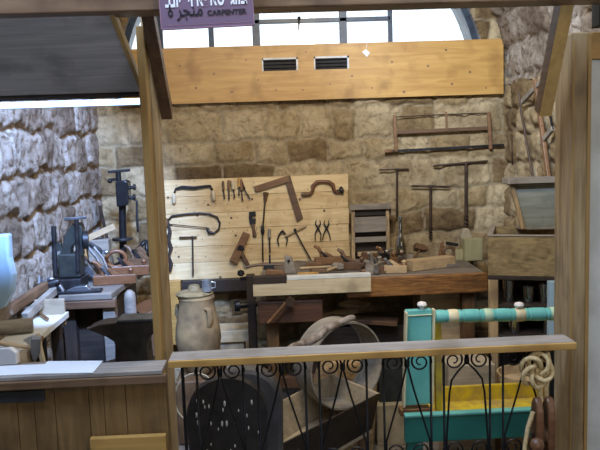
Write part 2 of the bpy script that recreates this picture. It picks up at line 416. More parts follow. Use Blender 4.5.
# wooden fascia board above the stones, with two vent slots
YW2 = YB-.07
t = T('fascia_board', 'wide ochre wooden board with two rectangular vents under the arched window', 'board')
a = P(163, 50, YW2); b = P(503, 40, YW2); zt = P(333, 43.5, YW2).z; zl = P(333, 99, YW2).z
x0 = P(120, 75, YW2).x; x1 = P(503.5, 70, YW2).x
s1 = (P(262, 64, YW2).x, P(298, 64, YW2).x); s2 = (P(314, 63, YW2).x, P(349, 63, YW2).x)
zv0 = P(305, 70, YW2).z; zv1 = P(305, 57, YW2).z
mb = MB()
mb.box(x0, x1, YW2, YW2+.03, zv1, zt); mb.box(x0, x1, YW2, YW2+.03, zl, zv0)
mb.box(x0, s1[0], YW2, YW2+.03, zv0, zv1); mb.box(s1[1], s2[0], YW2, YW2+.03, zv0, zv1); mb.box(s2[1], x1, YW2, YW2+.03, zv0, zv1)
mb.mat = 1
for kx, ky in ((180, 66), (196, 88), (214, 74), (232, 92), (246, 60), (258, 80), (276, 90), (303, 90), (306, 52), (330, 84), (352, 76), (372, 88), (392, 62), (404, 92), (428, 66), (446, 50), (452, 84), (470, 72), (486, 88)):
    mb.lathe([(.006+.003*((kx*7) % 3)/2, -.0006), (.006+.003*((kx*7) % 3)/2, .0)], P(kx, ky, YW2), (0, 1, 0), 9)
t.part('board', mb, ('ochre', 'tool_wood'))
for s_ in (s1, s2):
    mb = MB()
    mb.box(s_[0], s_[1], YW2-.006, YW2+.03, zv1-.012, zv1); mb.box(s_[0], s_[0]+.008, YW2-.006, YW2+.03, zv0, zv1); mb.box(s_[1]-.012, s_[1], YW2-.006, YW2+.03, zv0, zv1)
    f = t.part('vent_frame', mb, 'frame_white')
    mb = MB(); mb.box(s_[0]+.008, s_[1]-.012, YW2+.025, YW2+.03, zv0, zv1-.012)
    for q in range(3): mb.box(s_[0]+.008, s_[1]-.012, YW2+.008, YW2+.02, zv0+.02+q*.022, zv0+.026+q*.022)
    t.part('louvre', mb, 'slot_dark', 0, f)
t.done()
t = T('paper_tag', 'small white tag hanging on a string over the ochre board', 'tag')
mb = MB(); mb.prism([P(x, y, YW2-.010) for x, y in ((362, 52), (366, 49), (370, 53), (367, 57))], (0, .004, 0)); t.part('tag', mb, 'paper')
mb = MB(); mb.tube([P(367, 42, YW2-.006), P(366.5, 50, YW2-.008)], .0015, 5); t.part('string', mb, 'paper'); t.done()

# ------------------------------------------------------------------ timber front
YP = 2.03
def zof(px, py, Y): return P(px, py, Y).z
mb = MB(); zb = zof(300, 7, 1.84)
mb.box(-1.7, 1.6, 1.84, 1.92, zb, zb+.1)
single('header_beam', 'long brown timber beam across the top of the opening', 'beam', mb, 'trim_brown', .004)
# shop sign
YS = 1.80
t = T('shop_sign', 'mauve carpenter sign in three scripts hanging from the top beam', 'sign')
o_ = P(208, 27.5, YS); ang = radians(1.3)
ex = V((cos(ang), 0, sin(ang))); ez = V((-sin(ang), 0, cos(ang)))
w = (P(255, 25, YS)-P(161.5, 30, YS)).length/2; H = .16
def S(u, v, y=0): return o_+ex*u+ez*v+V((0, y, 0))
mb = MB(); mb.prism([S(-w, 0), S(w, 0), S(w, H), S(-w, H)], (0, .012, 0)); t.part('panel', mb, 'sign_mauve')
mb = MB()
for (a, b, c, d) in ((-w, w, 0, .0022), (w-.0022, w, 0, H), (-w, -w+.0022, 0, H)): mb.prism([S(a, c, -.001), S(b, c, -.001), S(b, d, -.001), S(a, d, -.001)], (0, .002, 0))
mb.prism([S(-w+.008, .008, -.0006), S(w-.008, .008, -.0006), S(w-.008, .009, -.0006), S(-w+.008, .009, -.0006)], (0, .001, 0))
t.part('border', mb, 'sign_edge')
def text_mb(s, u0, u1, v0, bold=0, height=None, spacing=1):
    cu = bpy.data.curves.new('lettering', 'FONT'); cu.body = s; cu.size = 1; cu.offset = bold; cu.space_character = spacing; cu.extrude = .002
    ob = bpy.data.objects.new('lettering', cu); COL.objects.link(ob); bpy.context.view_layer.update()
    me = bpy.data.meshes.new_from_object(ob.evaluated_get(bpy.context.evaluated_depsgraph_get()))
    xs = [q.co.x for q in me.vertices]; ys = [q.co.y for q in me.vertices]
    k = (u1-u0)/(max(xs)-min(xs)); ky = k if height is None else height/(max(ys)-min(ys))
    mb = MB()
    mb._a([S(u0+(q.co.x-min(xs))*k, v0+(q.co.y-min(ys))*ky, -.0012-(q.co.z)*.2) for q in me.vertices], [tuple(p.vertices) for p in me.polygons])
    bpy.data.objects.remove(ob); return mb
def su(px): return (P(px, 15, YS)-o_).dot(ex)
pxm = 1.8/700
t.part('lettering', text_mb('CARPENTER', su(207.5), su(247), 11.2*pxm, .03, 5.0*pxm), 'sign_ink')
t.part('arabic_lettering', text_mb('\u0647 \uFEAE\uFEA0\uFEE8\uFEE3', su(168), su(203), 7.5*pxm, .012, 13*pxm), 'sign_ink')
t.part('hebrew_lettering', text_mb('בנוי  יו אפאט  גוזב', su(166), su(248), 20*pxm, .03, 14*pxm), 'sign_white')
t.done()

# left hatch flap (propped, seen from below)
t = T('hatch_flap', 'dark grey boarded hatch flap propped open above the counter', 'hatch')
a0 = P(115, 11, 1.87); b0 = P(143, 92, 2.27)
xr = (a0.x+b0.x)/2; xl = -1.75
def fl(x, s, off=0):
    n_ = V((0, b0.z-a0.z, -(b0.y-a0.y))).normalized()*-1
    if n_.z < 0: n_ = -n_
    return V((x, a0.y+(b0.y-a0.y)*s, a0.z+(b0.z-a0.z)*s))+n_*off
mb = MB()
for i in range(4):
    s0, s1_ = i/4, (i+1)/4-.006
    mb.hexa([fl(xl, s0), fl(xr-.012, s0), fl(xr-.012, s1_), fl(xl, s1_), fl(xl, s0, .018), fl(xr-.012, s0, .018), fl(xr-.012, s1_, .018), fl(xl, s1_, .018)])
t.part('panel', mb, 'flap_wood')
mb = MB(); mb.hexa([fl(xr-.012, -.02, -.004), fl(xr, -.02, -.004), fl(xr, 1.0, -.004), fl(xr-.012, 1.0, -.004), fl(xr-.012, -.02, .022), fl(xr, -.02, .022), fl(xr, 1.0, .022), fl(xr-.012, 1.0, .022)])
t.part('edge_batten', mb, 'ochre_y')
mb = MB(); mb.hexa([fl(xl, 1.0, -.006), fl(xr, 1.0, -.006), fl(xr, 1.05, -.006), fl(xl, 1.05, -.006), fl(xl, 1.0, .03), fl(xr, 1.0, .03), fl(xr, 1.05, .03), fl(xl, 1.05, .03)])
t.part('bottom_batten', mb, 'dark_x')
t.done()
mb = MB(); zt_ = zof(70, 100.5, 2.42); mb.box(-1.4, P(143, 100, 2.42).x, 2.42, 2.44, zof(70, 107, 2.42), zt_)
single('white_board', 'narrow white board hanging crosswise just under the grey hatch flap', 'board', mb, 'white_board', .002)

# posts
xs0 = P(142.5, 150, YP).x; xs1 = P(150.5, 150, YP).x
t = T('wooden_post', 'thin weathered post between the boarded counter and the open rail', 'post')
mb = MB(); mb.box(xs0, xs1, YP, YP+.05, 0, zb-.002); t.part('front_batten', mb, 'ochre_z', .003)
mb = MB(); mb.box(xs0+.006, xs1+.004, YP+.052, YP+.2, 0, zb+.05); t.part('side_plank', mb, 'grey_wood_z', .003)
t.done()
xp0 = P(571, 250, YP).x; xp1 = P(588, 250, YP).x
t = T('wooden_post', 'thick grey brown post at the right end of the rail', 'post')
mb = MB(); mb.box(xp0, xp1, YP, YP+.125, 0, zof(580, 32, YP)); t.part('post_body', mb, 'grey_wood_z', .004)
mb = MB(); mb.box(xp0-.001, xp0+.004, YP-.006, YP, 0, zof(580, 40, YP)); mb.box(xp1-.009, xp1+.001, YP-.008, YP, 0, zof(580, 34, YP)); t.part('edge_strip', mb, 'ochre_z', .001)
t.done()
mb = MB(); mb.box(xp1+.002, xp1+.8, YP+.02, YP+.05, 0, zof(595, 60, YP+.02)); o = struct('wall_panel_right', mb, 'white_board')
mb = MB(); mb.box(xp1+.002, xp1+.8, YP+.0, YP+.05, zof(595, 59, YP), zof(595, 32, YP))
single('cap_board', 'ochre wooden board capping the white panel by the right post', 'board', mb, 'ochre', .003)
# braces
t = T('diagonal_brace', 'dark brown slanting brace at the top of the thin post', 'brace')
def brace(pt, pb, x0, x1, wd, m1, m2, side, t, w2=None):
    # a board lying in a plane along the view depth, sloping back and down
    a, b = V(pt), V(pb); d = (b-a).normalized(); n_ = V((0, -d.z, d.y)); n_ = n_ if n_.y > 0 else -n_
    mb = MB(); mb.hexa([(x0, a.y, a.z), (x1, a.y, a.z), (x1, b.y, b.z), (x0, b.y, b.z)] + [(x, q.y+n_.y*wd, q.z+n_.z*wd) for x, q in ((x0, a), (x1, a), (x1, b), (x0, b))])
    t.part('board', mb, m1, .002)
    mb = MB(); e = -.004; mb.hexa([(x0, a.y+n_.y*e, a.z+n_.z*e), (x1, a.y+n_.y*e, a.z+n_.z*e), (x1, b.y+n_.y*e, b.z+n_.z*e), (x0, b.y+n_.y*e, b.z+n_.z*e)] + [(x, q.y, q.z) for x, q in ((x0, a), (x1, a), (x1, b), (x0, b))])
    t.part('edge_face', mb, m2, .0)
xa = P(137, 0, 1.93).x
brace((0, 1.93, 2.02), P(157, 119, 2.25), xa, xa+.034, .05, 'brown_y', 'brown_y', 1, t); t.done()
t = T('diagonal_brace', 'wide slanting brace with ochre edge beside the thick post', 'brace')
xa = P(567, 0, 1.90).x
brace((0, 1.90, P(567, -4, 1.9).z), P(546, 116, 2.06), xa-.012, xa+.024, .12, 'brown_y', 'ochre_y', 1, t); t.done()
mb = MB(); mb.box(xp0+.03, xp1+.9, 1.93, 1.98, zof(590, 26, 1.93), zof(590, -30, 1.93))
single('dark_fascia', 'dark brown board in the top corner above the white panel', 'board', mb, 'dark_x', .003)

# rail
zr = zof(370, 352, 1.935)
xl_ = P(168, 363, 1.935).x; xr_ = P(577, 343, 1.935).x
t = T('hand_rail', 'flat weathered rail board running along the top of the iron grille', 'rail')
mb = MB(); mb.box(xl_, xr_, 1.945, 2.028, zr-.02, zr); t.part('rail_board', mb, 'rail_wood', .002)
mb = MB(); mb.box(xl_, xr_, 1.935, 1.9445, zr-.021, zr-.001); t.part('front_edge', mb, 'ochre', .002)
t.done()

# iron grille with scrolls
YG = 1.985
t = T('iron_grille', 'black wrought iron grille with scrolls and slanting bars under the rail', 'grille')
zt = zr-.021; zbt = .28
def gx(px): return P(px, 400, YG).x
ks = .95
zsc = zr-.021-.031
for (l, r) in ((198, 244), (259, 306), (320, 367), (384, 431), (444, 490), (503, 549)):
    xL_, xR_ = gx(l), gx(r); xm = (xL_+xR_)/2; hw = (xR_-xL_)/2
    for x in (xL_, xR_):
        mb = MB(); mb.tube([(x, YG, zbt), (x, YG, zt)], .0036, 8); t.part('bar', mb, 'black_iron')
    zlo = zt-.27
    for sgn, zz, up in ((-1, zsc, 1), (1, zsc, 1), (-1, zlo-.035, -1), (1, zlo-.035, -1)):
        cx = xm+sgn*hw*.57; pts = []
        R0 = .033
        for i in range(40):
            q = i/39; a = (pi*.5 if True else 0)+sgn*(-.55*pi+q*3.6*pi); rr = R0*(1-q*.78)
            pts.append((cx+rr*cos(a), YG, zz+up*rr*sin(a)))
        x_in = xm
        mb = MB(); mb.tube([(xm-sgn*.004, YG, zz+up*.024 if False else zz+up*.0)]+pts if False else pts, [.0034*(1-.35*i/39) for i in range(40)], 8)
        t.part('scroll', mb, 'black_iron')
    for sgn in (-1, 1):
        if l == 444:
            mb = MB(); mb.tube([(xm+sgn*.002, YG, zt), (xm+sgn*.004, YG, zsc-.01), (xm+sgn*hw*.4, YG, zsc-.035), (xm+sgn*hw*.66, YG, zsc-.06), (xm+sgn*hw*.76, YG, zsc-.10), (xm+sgn*hw*.9, YG, zlo), (xm+sgn*hw*.93, YG, zbt)], .0032, 8); t.part('curved_bar', mb, 'black_iron'); continue
        mb = MB(); mb.tube([(xm-sgn*.012, YG, zt), (xm, YG, zsc-.004), (xm+sgn*hw*.30, YG, zsc-.09), (xm+sgn*hw*.93, YG, zlo), (xm+sgn*hw*.93, YG, zbt)], .003, 8); t.part('slanting_bar', mb, 'black_iron')
    mb = MB(); mb.tube([(xm, YG, zsc-.012), (xm, YG, zsc+.006)], .008, 8); t.part('collar', mb, 'black_iron')
mb = MB(); mb.box(gx(182), gx(556), YG-.006, YG+.006, zbt-.008, zbt); t.part('bottom_bar', mb, 'black_iron')
for x in (gx(184), gx(552)):
    mb = MB(); mb.box(x-.004, x+.004, YG-.006, YG+.006, 0, zt); t.part('end_upright', mb, 'black_iron')
t.done()

# counter
zc = zof(80, 374, 1.93)
xc1 = P(163, 370, 1.95).x
t = T('counter', 'boarded wooden counter with pale top at the lower left', 'counter')
mb = MB(); mb.box(-1.6, xc1, 1.93, 2.03, zc-.012, zc); t.part('top', mb, 'rail_wood', .002)
mb = MB(); mb.box(-1.6, xc1+.012, 1.925, 1.95, zof(80, 387, 1.93), zc-.013); t.part('trim_rail', mb, 'trim_brown', .003)
zz = zof(80, 387, 1.94)
mb = MB(); xs = [-1.6, -1.2, -1.0]+[P(x, 420, 1.945).x for x in (-28, 18, 35, 56, 90, 105, 127, 168)]
for a, b in zip(xs, xs[1:]):
    mb.box(a+.0008, b-.0008, 1.945+random.uniform(0, .003), 1.965, 0, zz)
t.part('front_planks', mb, 'plank_brown', .001)
mb = MB(); mb.box(P(-60, 396, 1.94).x, P(45, 396, 1.94).x, 1.936, 1.944, zof(20, 402, 1.94), zof(20, 391, 1.94)); t.part('strip', mb, 'slot_dark', .001)
t.done()
mb = MB(); q = [PZ(x, y, zc+.0015) for x, y in ((34, 374), (93, 373), (103, 361), (48, 361.5))]
mb.prism(q, (0, 0, .0012)); single('paper_sheet', 'white paper sheet with slanted edge lying on the counter', 'paper', mb, 'paper')
mb = MB(); q = [PZ(x, y, zc+.0005) for x, y in ((-30, 377), (36, 374), (50, 364), (-20, 367))]
mb.prism(q, (0, 0, .0008)); single('paper_sheet', 'white paper sheet at the far left end of the counter', 'paper', mb, 'paper')
mb = MB(); mb.pbox(92, 437, 168, 520, 1.915, .02)
single('ochre_board', 'ochre board leaning low against the front of the counter', 'board', mb, 'ochre', .003)
mb = MB(); mb.ball(P(114, 366, 2.0), .008, (1.2, 1, .8)); 

# rope and pulley block
t = T('rope', 'thick tan rope with a knot hanging under the right end of the rail', 'rope')
mb = MB(); c = P(536, 370, 1.95)
pts = []
for i in range(160):
    a = 2*pi*i/160; rr = .032+.017*cos(5*a)
    pts.append((c.x+rr*cos(3*a)*.95, c.y-.004+.013*sin(5*a), c.z+rr*sin(3*a)*1.05))
mb.tube(pts, .0068, 10, closed=True); t.part('knot', mb, 'rope')
mb = MB()
mb.tube([P(538, 352, 1.955), P(536, 362, 1.955), P(539, 385, 1.952), P(541, 401, 1.95)], .008, 10)
mb.tube([P(547, 352, 1.955), P(550, 366, 1.955), P(546, 386, 1.955), P(546, 401, 1.955)], .008, 10)
mb.tube([P(533, 412, 1.93), P(528, 427, 1.93), P(525, 445, 1.93), P(524, 470, 1.93)], .0065, 10)
t.part('strand', mb, 'rope'); t.done()
t = T('pulley_block', 'brown wooden pulley block hanging from the knotted rope', 'pulley')
c = P(543, 428, 1.945)
for s_ in (-1, 1):
    mb = MB(); x = c.x+s_*.017; pts = []
    for i in range(24):
        a = 2*pi*i/24; pts.append((x-.011, c.y+.0+.03*cos(a), c.z+.095*(abs(sin(a))**.7)*(1 if sin(a) > 0 else -1)))
    mb.prism(pts, (.022, 0, 0)); t.part('cheek', mb, 'red_wood', .006)
mb = MB(); mb.lathe([(.026, -.006), (.020, 0), (.026, .006)], (c.x, c.y, c.z-.02), (1, 0, 0), 20); t.part('sheave', mb, 'tool_dark')
mb = MB(); mb.tube([(c.x-.034, c.y, c.z-.02), (c.x+.034, c.y, c.z-.02)], .006, 10); t.part('pin', mb, 'rusty_iron')
mb = MB(); mb.lathe([(.004, 0), (.018, .004), (.02, .02), (.012, .03), (.004, .032)], P(536, 444, 1.925), (-.2, -1, .3), 16); t.part('knob', mb, 'red_wood')
t.done()

# ------------------------------------------------------------------ tool board
YT = YB-.065
t = T('tool_board', 'pale pine board wall that carries the hanging hand tools', 'board')
mb = MB(); x0, x1 = P(150, 230, YT).x, P(349.5, 230, YT).x
zs = [zof(258, y, YT) for y in (177, 194, 211, 227, 244, 260, 277)]
for i in range(6):
    y = YT+random.uniform(0, .003); mb.mat = (0, 2, 0, 0, 2, 0)[i]; mb.box(x0, x1-random.uniform(0, .006), y, YT+.02, zs[i+1]+.0012, zs[i]-.0012)
mb.mat = 1
for i in range(90):
    px = random.uniform(165, 347); py = random.uniform(179, 275); mb.lathe([(.0035, -.0015), (.0035, 0)], P(px, py, YT), (0, 1, 0), 6)
    if random.random() < .2: mb.lathe([(.008, -.0008), (.008, 0)], P(px+3, py+4, YT), (0, 1, 0), 9)
t.part('planks', mb, ('pine', 'tool_dark', 'pine_deep'))
t.done()
mb = MB(); mb.pbox(166, 281, 182, 345, YB-.12, .05); single('ochre_upright', 'ochre wooden upright behind the clay jar', 'upright', mb, 'ochre', .003)
mb = MB(); mb.pbox(182, 280, 252, 292, YB-.13, .05); single('shadow_gap_strip', 'dark horizontal strip for the shadow gap just below the pine tool board', 'plank', mb, 'dark_x', .003)  # dark strip put in where the gap below the board lies in shadow
GT = 'hand tools hung on the pine board'
YH = YT-.018
# drawknife
t = T('drawknife', 'drawknife with two pale upright handles at the top left of the board', 'drawknife', GT)
mb = MB(); mb.pprism([(176, 187.5), (182, 185.6), (194, 186.4), (206, 185), (211, 185), (211, 187), (206, 187.6), (194, 189.6), (182, 188.8), (177, 190)], YH, .006); t.part('blade', mb, 'iron', .0005)
for pts in (((176, 188), (174, 194), (174, 203)), ((210, 185.5), (213, 191), (214, 200))):
    mb = MB(); mb.ptube(pts[:2], YH, .006); i = t.part('tang', mb, 'iron')
    mb = MB(); a, b = P(*pts[1], YH), P(*pts[2], YH); mb.lathe([(.008, -.005), (.013, .01), (.015, .035), (.013, .055), (.009, .062)], a, b-a, 14); t.part('handle', mb, 'pale_wood', 0)
t.done()
# small bits and gouges
for k, (x, y0, y1, w_, hm, nm, lb) in enumerate((
    (224, 181, 199, 3, 'tool_dark', 'gouge', 'straight dark gouge, first from the left in the row of small tools'),
    (229, 180, 200, 4, 'tool_wood', 'chisel', 'brown handled chisel hanging second in the row of small tools'),
    (234, 181, 198, 5, 'pale_wood', 'chisel', 'pale handled chisel hanging third in the row of small tools'),
    (239, 178, 196, 4, 'ochre', 'gimlet', 'ochre handled gimlet hanging fourth in the row of small tools'),
    (242, 179, 201, 4, 'tool_wood', 'awl', 'long awl hanging fifth in the row of small tools'),
    (247, 180, 199, 3, 'rusty_iron', 'drill_bit', 'slanting iron drill bit, last of the row of small tools'))):
    t = T(nm, lb, nm.replace('_', ' '), GT); dx = 6 if k == 5 else (0 if k % 2 else 1)
    a, m_, b = P(x-dx, y0, YH), P(x-dx*.4, (y0+y1)/2, YH), P(x+dx*.5, y1, YH); r = w_*.0028
    mb = MB(); L = (m_-a).length; mb.lathe([(r*.7, 0), (r, L*.2), (r*.8, L*.7), (r*1.05, L*.95), (r*.6, L)], a, m_-a, 12); t.part('handle', mb, hm)
    mb = MB(); mb.bar(m_, b, .006, .004, (0, 1, 0), .009, .003); t.part('blade', mb, 'iron'); t.done()
# square
t = T('try_square', 'large dark wooden try square hung at an angle above the saw handles', 'square', GT)
mb = MB(); mb.pprism([(254, 186.5), (288, 175.5), (290, 181.5), (256, 192)], YH-.006, .022); t.part('stock', mb, 'tool_wood', .002)
mb = MB(); mb.pprism([(284, 178), (290, 175), (303, 218), (297, 222)], YH, .012); t.part('blade', mb, 'tool_dark', .002); t.done()
# brace
t = T('carpenters_brace', 'curved orange brown carpenter brace at the top right of the board', 'brace', GT)
mb = MB(); mb.ptube([(305, 194.5), (310, 194), (312.5, 191), (313, 186), (317, 182), (323, 181.3), (329, 182), (333, 185), (334, 190), (337, 192.3), (340, 191.8)], YH, [.010, .013, .011, .014, .013, .010, .013, .014, .012, .011, .009], 10); t.part('crank', mb, 'red_wood')
mb = MB(); mb.lathe([(.004, 0), (.014, .004), (.014, .02), (.010, .05)], P(301, 194.5, YH), P(309, 194, YH)-P(301, 194.5, YH), 12); t.part('chuck', mb, 'tool_dark')
mb = MB(); mb.lathe([(.008, 0), (.010, .03), (.012, .04), (.024, .046), (.024, .058), (.010, .066)], P(334, 192, YH), P(344, 189.5, YH)-P(334, 192, YH), 14); t.part('head', mb, 'iron'); t.done()
# deep fretsaw
t = T('fretsaw', 'deep curved iron fretsaw frame at the left edge of the board', 'saw', GT)
mb = MB(); mb.ptube([(168, 220), (172, 216), (186, 214), (200, 213), (210, 214), (217, 217), (220, 223), (219, 229), (214, 233), (209, 232), (207, 228)], YH, [.006]*9+[.012, .008], 8); t.part('frame', mb, 'iron')
mb = MB(); mb.bar(P(168, 224, YH), P(209, 228, YH), .002, .006, (0, 0, 1)); t.part('blade', mb, 'iron')
mb = MB(); mb.lathe([(.008, 0), (.013, .02), (.012, .05), (.007, .06)], P(166, 218, YH), (0, 0, -1), 12); t.part('handle', mb, 'tool_dark'); t.done()
# monkey wrench
t = T('monkey_wrench', 'short dark monkey wrench hanging below the row of small tools', 'wrench', GT)
mb = MB(); mb.pprism([(249, 212), (255.5, 211.5), (256, 216), (252, 216.5), (252.5, 218.5), (256, 218.5), (255.5, 224), (250, 224.5), (249, 219)], YH, .014); t.part('jaw', mb, 'iron', .001)
mb = MB(); a, b = P(252.5, 223, YH+.007), P(255, 237, YH+.007); mb.lathe([(.006, 0), (.012, .015), (.009, .04), (.012, .07), (.014, .088), (.007, .095)], a, b-a, 12); t.part('handle', mb, 'tool_dark'); t.done()
# archimedean drill
t = T('push_drill', 'long thin push drill hanging upright in the middle of the board', 'drill', GT)
mb = MB(); a, b = P(266, 192, YH), P(265, 203, YH); mb.lathe([(.008, 0), (.019, .003), (.017, .02), (.012, .03), (.013, .05), (.006, .07)], a, b-a, 14); t.part('handle', mb, 'tool_dark')
mb = MB(); mb.ptube([(265, 202), (263, 226)], YH, .0055); t.part('spindle', mb, 'rusty_iron')
mb = MB(); mb.lathe([(.007, 0), (.013, .01), (.010, .03), (.014, .042), (.008, .06)], P(262.5, 225, YH), (0, 0, -1), 12); t.part('chuck', mb, 'iron')
mb = MB(); mb.ptube([(262.5, 233), (263, 262)], YH, .0045); t.part('bit', mb, 'iron'); t.done()
# file
t = T('wood_chisel', 'slim flat chisel hanging just right of the long push drill', 'chisel', GT)
mb = MB(); a, b = P(269.5, 229, YH), P(269.5, 238, YH); mb.lathe([(.008, 0), (.011, .01), (.010, .04), (.012, .055), (.007, .06)], a, b-a, 12); t.part('handle', mb, 'grey_wood')
mb = MB(); mb.bar(P(269.5, 238, YH), P(270, 253, YH), .010, .004, (0, 1, 0)); t.part('blade', mb, 'iron'); t.done()
# wooden plane on the board
t = T('wooden_plane', 'brown wooden block plane hanging tilted low on the board', 'plane', GT)
Ya = YH-.025
mb = MB(); mb.pprism([(243, 232), (250, 235), (237, 264), (229.5, 260.5)], Ya, .042); t.part('body', mb, 'tool_wood', .003)
mb = MB(); mb.pprism([(239, 245), (243, 246), (245, 251), (241, 250), (237, 249)], Ya-.012, .012); t.part('wedge', mb, 'iron', .001)
mb = MB(); mb.pprism([(240, 254), (243, 252), (250, 265), (246, 266)], Ya+.006, .014); t.part('handle', mb, 'tool_dark', .002); t.done()
# calipers
t = T('calipers', 'small bow legged iron calipers to the right of the slim chisel', 'calipers', GT)
for pts in (((282, 231), (279, 235), (277.5, 240), (279, 246)), ((283, 231), (286, 235), (287.5, 240), (286, 246))):
    mb = MB(); mb.ptube(pts, YH, [.006, .0055, .005, .003], 8, flat=.7); t.part('leg', mb, 'iron')
mb = MB(); mb.lathe([(.008, -.006), (.008, .006)], P(282.5, 231.5, YH), (0, 1, 0), 12); t.part('pivot', mb, 'iron'); t.done()
# cross-handled auger on board
t = T('marking_gauge', 'wooden handled gauge with long thin iron rod slanting down the board', 'gauge', GT)
mb = MB(); mb.bar(P(285, 236, YH), P(306.5, 225, YH), .014, .012, (0, 1, 0), .012, .010); t.part('handle', mb, 'tan_wood', .002)
mb = MB(); mb.ptube([(294, 229), (300, 240), (312, 262)], YH-.006, .0048); t.part('rod', mb, 'iron')
mb = MB(); mb.lathe([(.011, -.012), (.011, .006)], P(295, 230, YH), (0, 1, 0), 12); t.part('collar', mb, 'iron'); t.done()
# two pliers
for (cx, cy, s_, lb) in ((318, 226, 1, 'open iron pincers hanging low on the board, left of its pair'), (326.5, 226, .95, 'open iron pincers with splayed legs at the lower right of the board')):
    t = T('pincers', lb, 'pincers', GT)
    for q in (-1, 1):
        mb = MB(); mb.ptube([(cx-q*1.8, cy-6*s_), (cx-q*2.6, cy-2), (cx, cy+2), (cx+q*3*s_, cy+8), (cx+q*(4.2 if cx > 320 else 2.6), cy+15*s_)], YH+q*.003, [.0025, .0048, .006, .0036, .003], 8, flat=.6); t.part('arm', mb, 'iron')
    mb = MB(); mb.lathe([(.007, -.009), (.007, .009)], P(cx, cy+2, YH), (0, 1, 0), 10); t.part('rivet', mb, 'iron'); t.done()
# T auger on the left
def tauger(name, lb, hx0, hy0, hx1, hy1, sx, sy, Y, rb, rs, group, hm='rusty_iron', tip=True):
    t = T(name, lb, 'auger', group); mx, my = (hx0+hx1)/2, (hy0+hy1)/2
    a, b = P(hx0, hy0, Y), P(hx1, hy1, Y); L = (b-a).length
    f = (sx-hx0)/(hx1-hx0) if abs(hx1-hx0) > 1 else .5
    f = max(.25, min(.75, f)); top = a.lerp(b, f)
    mb = MB(); mb.lathe([(rb*.6, 0), (rb, L*.06), (rb*.85, L*f*.8), (rb*1.25, L*f), (rb*.85, L*(f+.12)), (rb, L*.94), (rb*.6, L)], a, b-a, 12); t.part('handle', mb, hm)
    e = P(sx, sy, Y); d = (e-top)
    mb = MB(); mb.tube([top, top+d*.8], rs, 10); t.part('shaft', mb, hm)
    mb = MB(); pts = []
    for i in range(30):
        q = .8+.2*i/29; a_ = i*.75; pts.append(top+d*q+V((cos(a_)*rs*.6, sin(a_)*rs*.6, 0)))
    mb.tube(pts, [rs*.9]*20+[rs*.9*(1-i/11) for i in range(10)], 8); t.part('screw_tip', mb, hm); return t.done()
tauger('auger', 'short T handled auger at the lower left corner of the pine board', 179, 237.5, 197, 237, 193, 277, YH, .006, .0055, GT)
t = T('leather_strap', 'dark knotted leather strap hanging at the left edge of the board', 'strap', GT)
mb = MB(); mb.ptube([(168, 222), (170, 232), (168, 240), (171, 248), (169, 256), (171, 264), (170, 272)], YH, [.008, .012, .016, .013, .008, .014, .008], 10, flat=.5); t.part('strap', mb, 'leather'); t.done()

# tools on the stone to the right
YR = YB-.045
GA2 = 'iron augers leaning on the stone wall'
tauger('auger', 'thin T handled auger nearest the pine board', 379, 170, 409, 169, 397, 218, YR, .006, .007, GA2)
tauger('auger', 'short T handled auger, middle one of the three on the stone', 411, 186, 450, 187, 430.5, 240, YR, .008, .009, GA2)
tauger('auger', 'large T handled auger nearest the wooden chest', 433, 166, 488, 161, 466, 229, YR, .008, .011, GA2)
t = T('bucksaw', 'long iron frame saw hung high on the stone wall', 'saw')
mb = MB(); mb.bar(P(395, 132.5, YR), P(489, 128, YR), .010, .024, (0, 0, 1)); t.part('stretcher', mb, 'tool_dark', .002)
for a, b, w_ in (((394.5, 115), (396, 152), .02), ((488.5, 112), (490.5, 149), .022)):
    mb = MB(); mb.bar(P(*a, YR-.008), P(*b, YR-.008), w_, .018, (0, 1, 0)); t.part('side_arm', mb, 'tool_wood', .003)
mb = MB(); mb.bar(P(386, 151.5, YR), P(504, 145, YR), .006, .017, (0, 0, 1)); t.part('blade', mb, 'iron')
mb = MB(); mb.ptube([(395, 117), (445, 114.5), (489, 113)], YR, .004, 6); t.part('cord', mb, 'rusty_iron')
mb = MB(); mb.bar(P(446, 112, YR-.01), P(446.5, 131, YR-.01), .012, .008, (0, 1, 0)); t.part('toggle', mb, 'tool_wood', .001)
mb = MB(); mb.lathe([(.012, 0), (.014, .03), (.010, .05)], P(385, 151.6, YR), (1, 0, .05), 10); t.part('handle', mb, 'tool_wood'); t.done()

# right wall tools
Xw = XR-.05
def pr(px, py): return PX(px, py, Xw)
t = T('bow_saw', 'brown wooden bow saw hanging on the right stone wall', 'saw')
mb = MB(); mb.bar(pr(535, 80), pr(549, 182), .028, .02, (1, 0, 0)); t.part('stretcher', mb, 'tool_wood', .003)
mb = MB(); mb.bar(pr(522, 102), pr(544, 78), .03, .018, (1, 0, 0)); t.part('upper_arm', mb, 'grey_wood', .003)
mb = MB(); mb.bar(pr(541, 143), pr(553, 128), .03, .018, (1, 0, 0)); t.part('lower_arm', mb, 'grey_wood', .003)
mb = MB(); mb.tube([pr(543, 80), pr(553, 130)], .007, 6); t.part('blade', mb, 'iron'); t.done()
mb = MB(); mb.tube([pr(519, 92), pr(521, 112), pr(533, 178)], .007, 8); single('iron_rod', 'thin dark rod hanging beside the bow saw on the right wall', 'rod', mb, 'rusty_iron')
mb = MB(); mb.tube([pr(512, 135), pr(512.5, 165)], .005, 6); single('iron_hook', 'short dark iron hook near the corner of the right wall', 'hook', mb, 'rusty_iron')

